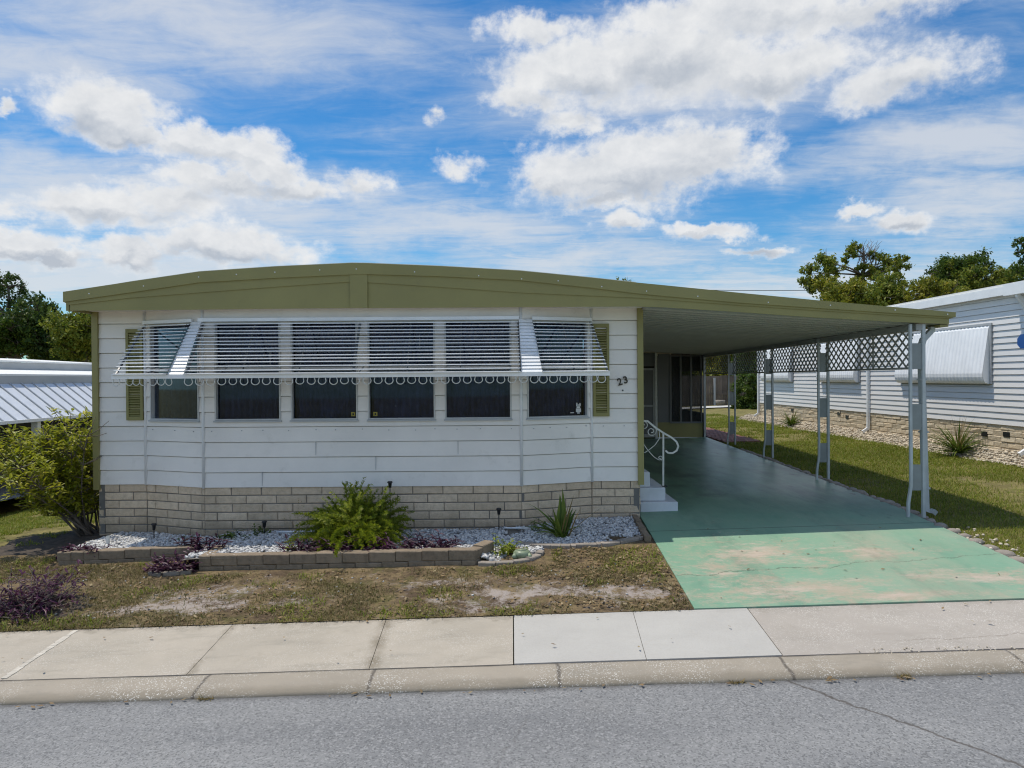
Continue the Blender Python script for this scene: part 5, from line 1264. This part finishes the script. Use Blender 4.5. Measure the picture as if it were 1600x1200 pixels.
# ================================================================== TREES
def crown_mesh(clumps, size, dens, mat, parent, name='crown', flat=.95):
    P = []
    for (c, r) in clumps:
        n = max(30, int(dens*r*r)); ns = max(6, int(11*r)); sub = rng.normal(0, 1, (ns, 3)); sub /= np.linalg.norm(sub, axis=1)[:, None]; sub *= (rng.random((ns, 1))**.35)*r*.85; sub[:, 2] *= flat
        k = rng.integers(0, ns, n); q = sub[k]+rng.normal(0, .15*r, (n, 3))*np.array([1, 1, .85]); P.append(q+np.array(c))
    P = np.concatenate(P); n = len(P); u = rng.normal(0, 1, (n, 3)); u /= np.linalg.norm(u, axis=1)[:, None]; w = rng.normal(0, 1, (n, 3)); w[:, 2] *= .8; w -= u*(u*w).sum(1)[:, None]; w /= np.linalg.norm(w, axis=1)[:, None]
    s = size*rng.uniform(.55, 1.25, (n, 1)); V = np.stack([P-u*s, P+w*s*.45, P+u*s, P-w*s*.45], 1).reshape(-1, 3)
    return np_mesh(name, V, np.arange(n)[:, None]*4+np.array([[0,1,2,3]]), mat, parent)
def tree(base, Hpts, clumps, mat, label, cat='tree', size=.13, dens=700, r0=.22, group=None, name='tree', bare=0):
    b = Vector(base); e = empty(name, b, label, cat, group); mb = MB(); tr = [b]+[Vector(p) for p in Hpts]
    m = len(tr); mb.tube(tr, [r0*(1-.7*i/(m-1)) for i in range(m)], 9)
    for (c, r) in clumps:
        c = Vector(c); d = [(t-c).length+max(0, t.z-c.z)*3 for t in tr]; t = tr[int(np.argmin(d))]
        mid = t.lerp(c, .5)+Vector((random.uniform(-.3,.3), random.uniform(-.3,.3), random.uniform(-.1,.35)))*r; mb.tube([t, mid, c], [r0*.4, r0*.26, r0*.1], 6)
        for j in range(5): v = rand_dir(-.2, 1); mb.tube([mid.lerp(c, .6), c+v*r*.5, c+v*r*.95], [r0*.12, r0*.07, r0*.03], 4)
    mb.build('trunk', M['bark'], e, smooth=True); crown_mesh(clumps, size, dens, mat, e); 
    return e
def pt(px, py, Y): p = at(px, py, Y); return (p.x, p.y, p.z)
def rclumps(px0, px1, py0, py1, Y, n, r0, r1, dy=3):
    return [((lambda p: (p[0], p[1]+random.uniform(-dy, dy), p[2]))(pt(random.uniform(px0, px1), random.uniform(py0, py1), Y)), random.uniform(r0, r1)) for _ in range(n)]
# right sparse tree
Y = 52; gzz = g1(24, 52)
TALL = tree((at(1335, 600, Y).x, Y, gzz), [pt(1338, 500, Y), pt(1343, 462, Y), pt(1348, 430, Y), pt(1350, 400, Y)],
     [(pt(1265,428,Y),1.0),(pt(1290,410,Y-1),1.1),(pt(1262,448,Y),.8),(pt(1303,425,Y),.9),(pt(1280,445,Y+1),.9),(pt(1332,388,Y),.75),(pt(1322,402,Y),.6),(pt(1350,420,Y),.8),(pt(1385,412,Y),1.1),(pt(1402,418,Y-1),.9),(pt(1370,432,Y),.9),(pt(1395,440,Y+1),.9),(pt(1412,408,Y),.5),(pt(1340,440,Y),.7),(pt(1360,400,Y),.45)],
     M['tree_r'], 'tall open crowned tree with sky gaps behind the right end of the carport', size=.135, dens=720, r0=.2)
mb = MB()
for k in range(46):
    p = Vector(pt(random.uniform(1340, 1372), random.uniform(395, 425), Y)); q = p.copy(); d = Vector((random.uniform(-.3,.9), random.uniform(-.5,.5), 1)).normalized(); pts = [q]
    for j in range(5): d = (d+rand_dir(-.6, .6)*.4).normalized(); pts.append(pts[-1]+d*.26)
    mb.tube(pts, [.03,.025,.02,.016,.012,.008], 4)
mb.build('bare_twigs', M['twig'], TALL)
tree((at(1290, 600, Y-4).x, Y-4, gzz), [pt(1300, 520, Y-4), pt(1305, 480, Y-4)], rclumps(1285, 1345, 452, 482, Y-4, 12, .9, 1.4, 2), M['tree_y'], 'bright yellow green bushy tree low under the tall open tree', size=.13, dens=620)
tree((at(1380, 600, Y-5).x, Y-5, gzz), [pt(1380, 520, Y-5), pt(1378, 480, Y-5)], rclumps(1345, 1400, 448, 485, Y-5, 11, .8, 1.3, 2), M['tree_r'], 'mid green bushy tree right below the tall open tree', size=.13, dens=620)
Y = 46
tree((at(1450, 600, Y).x, Y, gzz), [pt(1450, 520, Y), pt(1450, 480, Y)], rclumps(1402, 1485, 448, 488, Y, 18, .75, 1.2, 2), M['tree_y'], 'yellowish low tree beside the roof corner of the right house', size=.12, dens=620)
tree((at(1492, 600, Y+3).x, Y+3, gzz), [pt(1492, 520, Y+3), pt(1490, 450, Y+3)], rclumps(1468, 1512, 415, 470, Y+3, 13, .8, 1.25, 2), M['bush_d'], 'dark rounded tree rising above the right house roof', size=.12, dens=700)
tree((at(1550, 600, Y+1).x, Y+1, gzz), [pt(1548, 520, Y+1), pt(1548, 455, Y+1)], rclumps(1510, 1592, 420, 468, Y+1, 20, .8, 1.25, 2), M['tree_r'], 'broad green tree above the right house roof near the picture edge', size=.12, dens=660)
tree((at(1625, 600, Y-2).x, Y-2, gzz), [pt(1622, 500, Y-2), pt(1618, 440, Y-2), pt(1612, 395, Y-2)], [(pt(1596,380,Y-2),.6),(pt(1604,400,Y-2),.8),(pt(1592,395,Y-2),.35),(pt(1625,390,Y-2),1.2),(pt(1600,432,Y-2),1.0),(pt(1610,455,Y-2),1.2)], M['bush_d'], 'taller dark tree cut off by the right picture edge', size=.12, dens=600)
# trees behind lattice
Y = 50
tree((at(1118, 600, Y).x, Y, gzz), [pt(1118, 570, Y)], rclumps(1095, 1150, 545, 592, Y, 14, 1.0, 1.7, 2), M['tree_y'], 'sunlit yellow green tree seen through the far lattice', size=.14, dens=520)
tree((at(1185, 600, 45).x, 45, gzz), [pt(1185, 570, 45)], rclumps(1155, 1215, 540, 592, 45, 12, 1.0, 1.6, 2), M['bush_d'], 'dark tree behind the round bush in the back garden', size=.14, dens=560)
e = tree((at(1176, 636, 37).x, 37, g1(12.5, 37)), [pt(1176, 620, 37)], rclumps(1158, 1196, 590, 632, 37, 16, .45, .75, .6), M['bush_d'], 'dense round dark green bush behind the carport posts', 'bush', .07, 2600, .08, name='bush')
tree((at(1075, 600, 55).x, 55, gzz), [pt(1075, 560, 55)], rclumps(1040, 1110, 540, 592, 55, 12, 1.0, 1.6, 2), M['bush_d'], 'dark tree far behind the screened porch', size=.15, dens=400)
Y = 62
tree((at(975, 600, Y).x, Y, .4), [pt(975, 520, Y), pt(972, 450, Y)], [(pt(968,439,Y),.5),(pt(981,440,Y),.5),(pt(975,452,Y),.9),(pt(950,452,Y),.9)], M['tree_r'], 'tree top just peeking over the house roof', size=.12, dens=300, r0=.15)
# left trees
Y = 44
tree((at(20, 620, Y).x, Y, -.6), [pt(18, 540, Y), pt(16, 500, Y), pt(14, 450, Y)], [(pt(10,440,Y),.7),(pt(22,448,Y),.8),(pt(-5,445,Y),1.0),(pt(38,452,Y),.6),(pt(52,470,Y),.6),(pt(40,478,Y),.7),(pt(15,468,Y),.8),(pt(60,482,Y),.45),(pt(-15,465,Y),1.0),(pt(5,490,Y),1.0)], M['tree_l'], 'tall open pine like tree at the left picture edge', size=.11, dens=480, r0=.2)
tree((at(30, 620, Y-2).x, Y-2, -.6), [pt(28, 560, Y-2), pt(25, 520, Y-2)], rclumps(-30, 50, 492, 548, Y-2, 22, .9, 1.4, 2), M['bush_d'], 'dense mid green tree at far left above the white roof', size=.12, dens=640)
tree((at(78, 620, Y-1).x, Y-1, -.6), [pt(78, 560, Y-1), pt(76, 520, Y-1)], rclumps(50, 105, 486, 550, Y-1, 18, .8, 1.3, 2), M['tree_l'], 'dark dense tree between the left roof and the house corner', size=.12, dens=640)
tree((at(135, 620, Y-3).x, Y-3, -.6), [pt(132, 560, Y-3), pt(132, 530, Y-3)], rclumps(108, 175, 500, 552, Y-3, 20, .8, 1.3, 2), M['tree_r'], 'lighter green tree tucked behind the left house corner', size=.12, dens=640)
tree((at(100, 620, Y+3).x, Y+3, -.6), [pt(100, 560, Y+3)], rclumps(60, 190, 540, 575, Y+3, 16, 1.0, 1.5, 2), M['tree_l'], 'low dark tree filling the gap above the left roof', size=.13, dens=520)
# power line
mb = MB(); Y = 70; a, b = Vector(pt(1040, 452, Y)), Vector(pt(1700, 434, Y)); mb.tube([a.lerp(b, t)+Vector((0, 0, -4*.55*t*(1-t))) for t in np.linspace(0, 1, 14)], .030, 5)
tagit(mb.build('power_line', M['black']), 'thin dark power line crossing the sky behind the carport', 'cable')

# ================================================================== CAMERA, LIGHT, SKY
cam = bpy.data.cameras.new('camera'); co = bpy.data.objects.new('camera', cam); COL.objects.link(co)
cam.sensor_width = 36; cam.lens = 36*F/1600; cam.clip_end = 3000
pitch = math.atan((600-HY)/F)
co.matrix_world = Matrix.Translation((0, 0, CZ)) @ Matrix.Rotation(math.pi/2-pitch, 4, 'X') @ Matrix.Rotation(-ROLL, 4, 'Z')
scene.camera = co; scene.cycles.filter_width = 1.15
sd = Vector((-.346, .165, 1)).normalized()
sun = bpy.data.lights.new('sun', 'SUN'); sun.energy = 2.75; sun.angle = R(.53); sun.color = (1, .935, .82)
so = bpy.data.objects.new('sun', sun); COL.objects.link(so); so.rotation_euler = sd.to_track_quat('Z', 'Y').to_euler(); so.location = (-10, 5, 30)
w = bpy.data.worlds.new('World'); scene.world = w; w.use_nodes = True; nt = w.node_tree; nt.nodes.clear(); n = NT(nt)
sky = nt.nodes.new('ShaderNodeTexSky'); sky.sky_type = 'NISHITA'; sky.sun_disc = False; sky.sun_elevation = math.asin(sd.z); sky.sun_rotation = math.atan2(sd.x, sd.y); sky.dust_density = .4; sky.ozone_density = 2.2; sky.air_density = 1.0
hs = nt.nodes.new('ShaderNodeHueSaturation'); hs.inputs['Saturation'].default_value = 1.3; nt.links.new(sky.outputs[0], hs.inputs['Color'])
skyc = n.mix(1.0, S(nt, hs.outputs[0]), (.50, .85, .97), 'MULTIPLY')
d = n.coord('Generated'); dx, dy, dz = n.sep(d)
az = dx.atan2(dy); el = dz._op('ARCSINE')
# cirrus on a flat layer
zc = dz.max(.035)+.06
lay = n.comb(dx/zc, dy/zc, 0.0)
warp = n.noise(lay, .55, 4, .6)
def rot(v, ang, sx, sy):
    m_ = nt.nodes.new('ShaderNodeMapping'); setin(nt, m_.inputs[0], v); m_.inputs['Rotation'].default_value = (0, 0, R(ang)); m_.inputs['Scale'].default_value = (sx, sy, 1); return S(nt, m_.outputs[0])
c1 = n.noise(rot(lay, 28, .35, 1.0), 1.3, 9, .62, .6); c2 = n.noise(rot(lay, 35, .5, 1.2), .55, 5, .55, .4)
cir = (c1*.62+c2*.62+(1.0-dz.ss(.02, .42))*.05)
def aeof(px, py):
    v = Vector((px-800, F, HY-py-ROLL*(px-800))); v.normalize(); return math.atan2(v.x, v.y), math.asin(v.z)
pv = n.comb(az, el*1.25, 0.0)
def nvec(sc, det, off):
    m_ = nt.nodes.new('ShaderNodeMapping'); setin(nt, m_.inputs[0], pv); m_.inputs['Location'].default_value = (off, off*.7, off*.3); return n.noise(S(nt, m_.outputs[0]), sc, det, .62)
wx = (nvec(6, 6, 3.1)-.5)*.16+(nvec(24, 5, 7.7)-.5)*.035; wy = (nvec(7, 6, 11.3)-.5)*.085+(nvec(26, 5, 5.2)-.5)*.026
az2 = az+wx; el2 = el+wy
def blob(lst, shift=0.0, warp=True):
    f = None; A_, E_ = (az2, el2) if warp else (az, el)
    for (px, py, rx, ry, k) in lst:
        a0, e0 = aeof(px, py); g = ((A_-a0)/(rx/F)); h = ((E_-(e0+shift))/(ry/F)); t = (1.0-(g*g+h*h).sqrt())*k
        f = t if f is None else f.max(t)
    return f
# broad veils of high cloud
veil = blob([(330,30,640,110,1),(120,110,300,70,.8),(1100,110,500,130,.9),(700,350,440,70,1),(300,320,440,90,1.1),(1440,240,280,60,1.1),(1500,320,260,60,1.1),(900,400,340,50,.9),(70,290,220,80,1.1),(560,300,260,60,.9),(1250,40,320,70,.9),(200,420,460,60,1.1),(620,210,280,40,.4),(1300,430,300,40,.7)])
c3 = n.noise(rot(lay, 30, .8, 1.6), 4.5, 8, .66, .8)
cal = ((cir-.62)*2.0+(c3-.5)*.75+veil.max(-.6)*.75+.26).ss(.10, 1.05)*.80
cum = [(170,165,95,45,1),(205,205,60,32,1),(330,232,120,34,1),(400,262,75,28,.9),(330,285,120,30,.9),(440,292,95,26,.8),(150,328,150,30,.85),(250,310,95,30,.8),(340,388,140,36,1),(205,396,75,24,.9),(25,375,75,24,1),(80,395,60,16,.8),(985,262,215,66,1.05),(1090,240,115,60,1.05),(880,275,110,40,.9),(945,312,90,20,.7),
       (900,120,150,56,.95),(1040,95,190,60,1),(850,55,80,30,.8),(820,160,70,26,.7),(1190,105,150,46,.9),(1150,30,280,40,.85),(1390,130,110,44,.85),(1330,22,190,30,.7),(880,188,70,22,.7),(1100,357,66,17,1),(1400,358,56,18,1),(1325,340,36,15,.9),(985,350,52,22,.8),(1168,387,64,11,.9),(708,190,26,15,.55),(716,258,34,18,.45),(6,158,16,11,.7),(560,278,80,24,.6)]
fn = n.noise(pv, 16, 8, .62, .2); fn2 = n.noise(pv, 52, 5, .62)
big = blob(cum); up_ = blob(cum, .018); dn_ = blob(cum, -.018)
dens = big+(fn-.5)*1.15+(fn2-.5)*.55
bot = (dn_-up_)                        # > 0 toward the base of a cloud
calpha = dens.ss(-.10, .50)
calpha = calpha*(1.0-(bot.ss(.1, .7)*(1.0-dens.ss(.0, .6)))*.55)
backm = dy.ss(.30, -.05)
back = n.noise(pv, 2.6, 8, .58).ss(.46, .62)*backm*dz.ss(-.02, .08)  # unseen clouds added behind the camera to lighten the shaded facade
calpha = calpha.max(back*.95)
m_ = nt.nodes.new('ShaderNodeMapping'); setin(nt, m_.inputs[0], pv); m_.inputs['Location'].default_value = (.010, -.018, 0)
rel = n.noise(S(nt, m_.outputs[0]), 16, 6, .62, .2)-fn
core = (big.max(0.0)+(fn-.5)*.5).ss(.05, .6)
shade = (core*.30+bot.max(0.0).min(.8)*core*.85+rel*1.0*core.max(.25)+.06).sat()
ccol = n.mix(shade, (.985, .985, .98), (.52, .57, .645))
hz = (1.0-dz.ss(-.02, .26)); hz = hz*hz
b1 = nt.nodes.new('ShaderNodeBackground'); b1.inputs[1].default_value = .10; nt.links.new(skyc.k, b1.inputs[0])
b2 = nt.nodes.new('ShaderNodeBackground'); b2.inputs[1].default_value = .58; setin(nt, b2.inputs[0], n.mix(cal, (.68, .80, .95), (.98, .99, 1.01)))
b3 = nt.nodes.new('ShaderNodeBackground'); setin(nt, b3.inputs[1], .70+backm*.35); nt.links.new(ccol.k, b3.inputs[0])  # clouds are boosted on the added rear side
m1 = nt.nodes.new('ShaderNodeMixShader'); setin(nt, m1.inputs[0], (cal+hz*.22).sat()); nt.links.new(b1.outputs[0], m1.inputs[1]); nt.links.new(b2.outputs[0], m1.inputs[2])
m2 = nt.nodes.new('ShaderNodeMixShader'); setin(nt, m2.inputs[0], calpha*.97); nt.links.new(m1.outputs[0], m2.inputs[1]); nt.links.new(b3.outputs[0], m2.inputs[2])
out = nt.nodes.new('ShaderNodeOutputWorld'); nt.links.new(m2.outputs[0], out.inputs[0])
scene.view_settings.view_transform = 'Standard'; scene.view_settings.look = 'None'; scene.view_settings.exposure = .40; scene.view_settings.gamma = 1
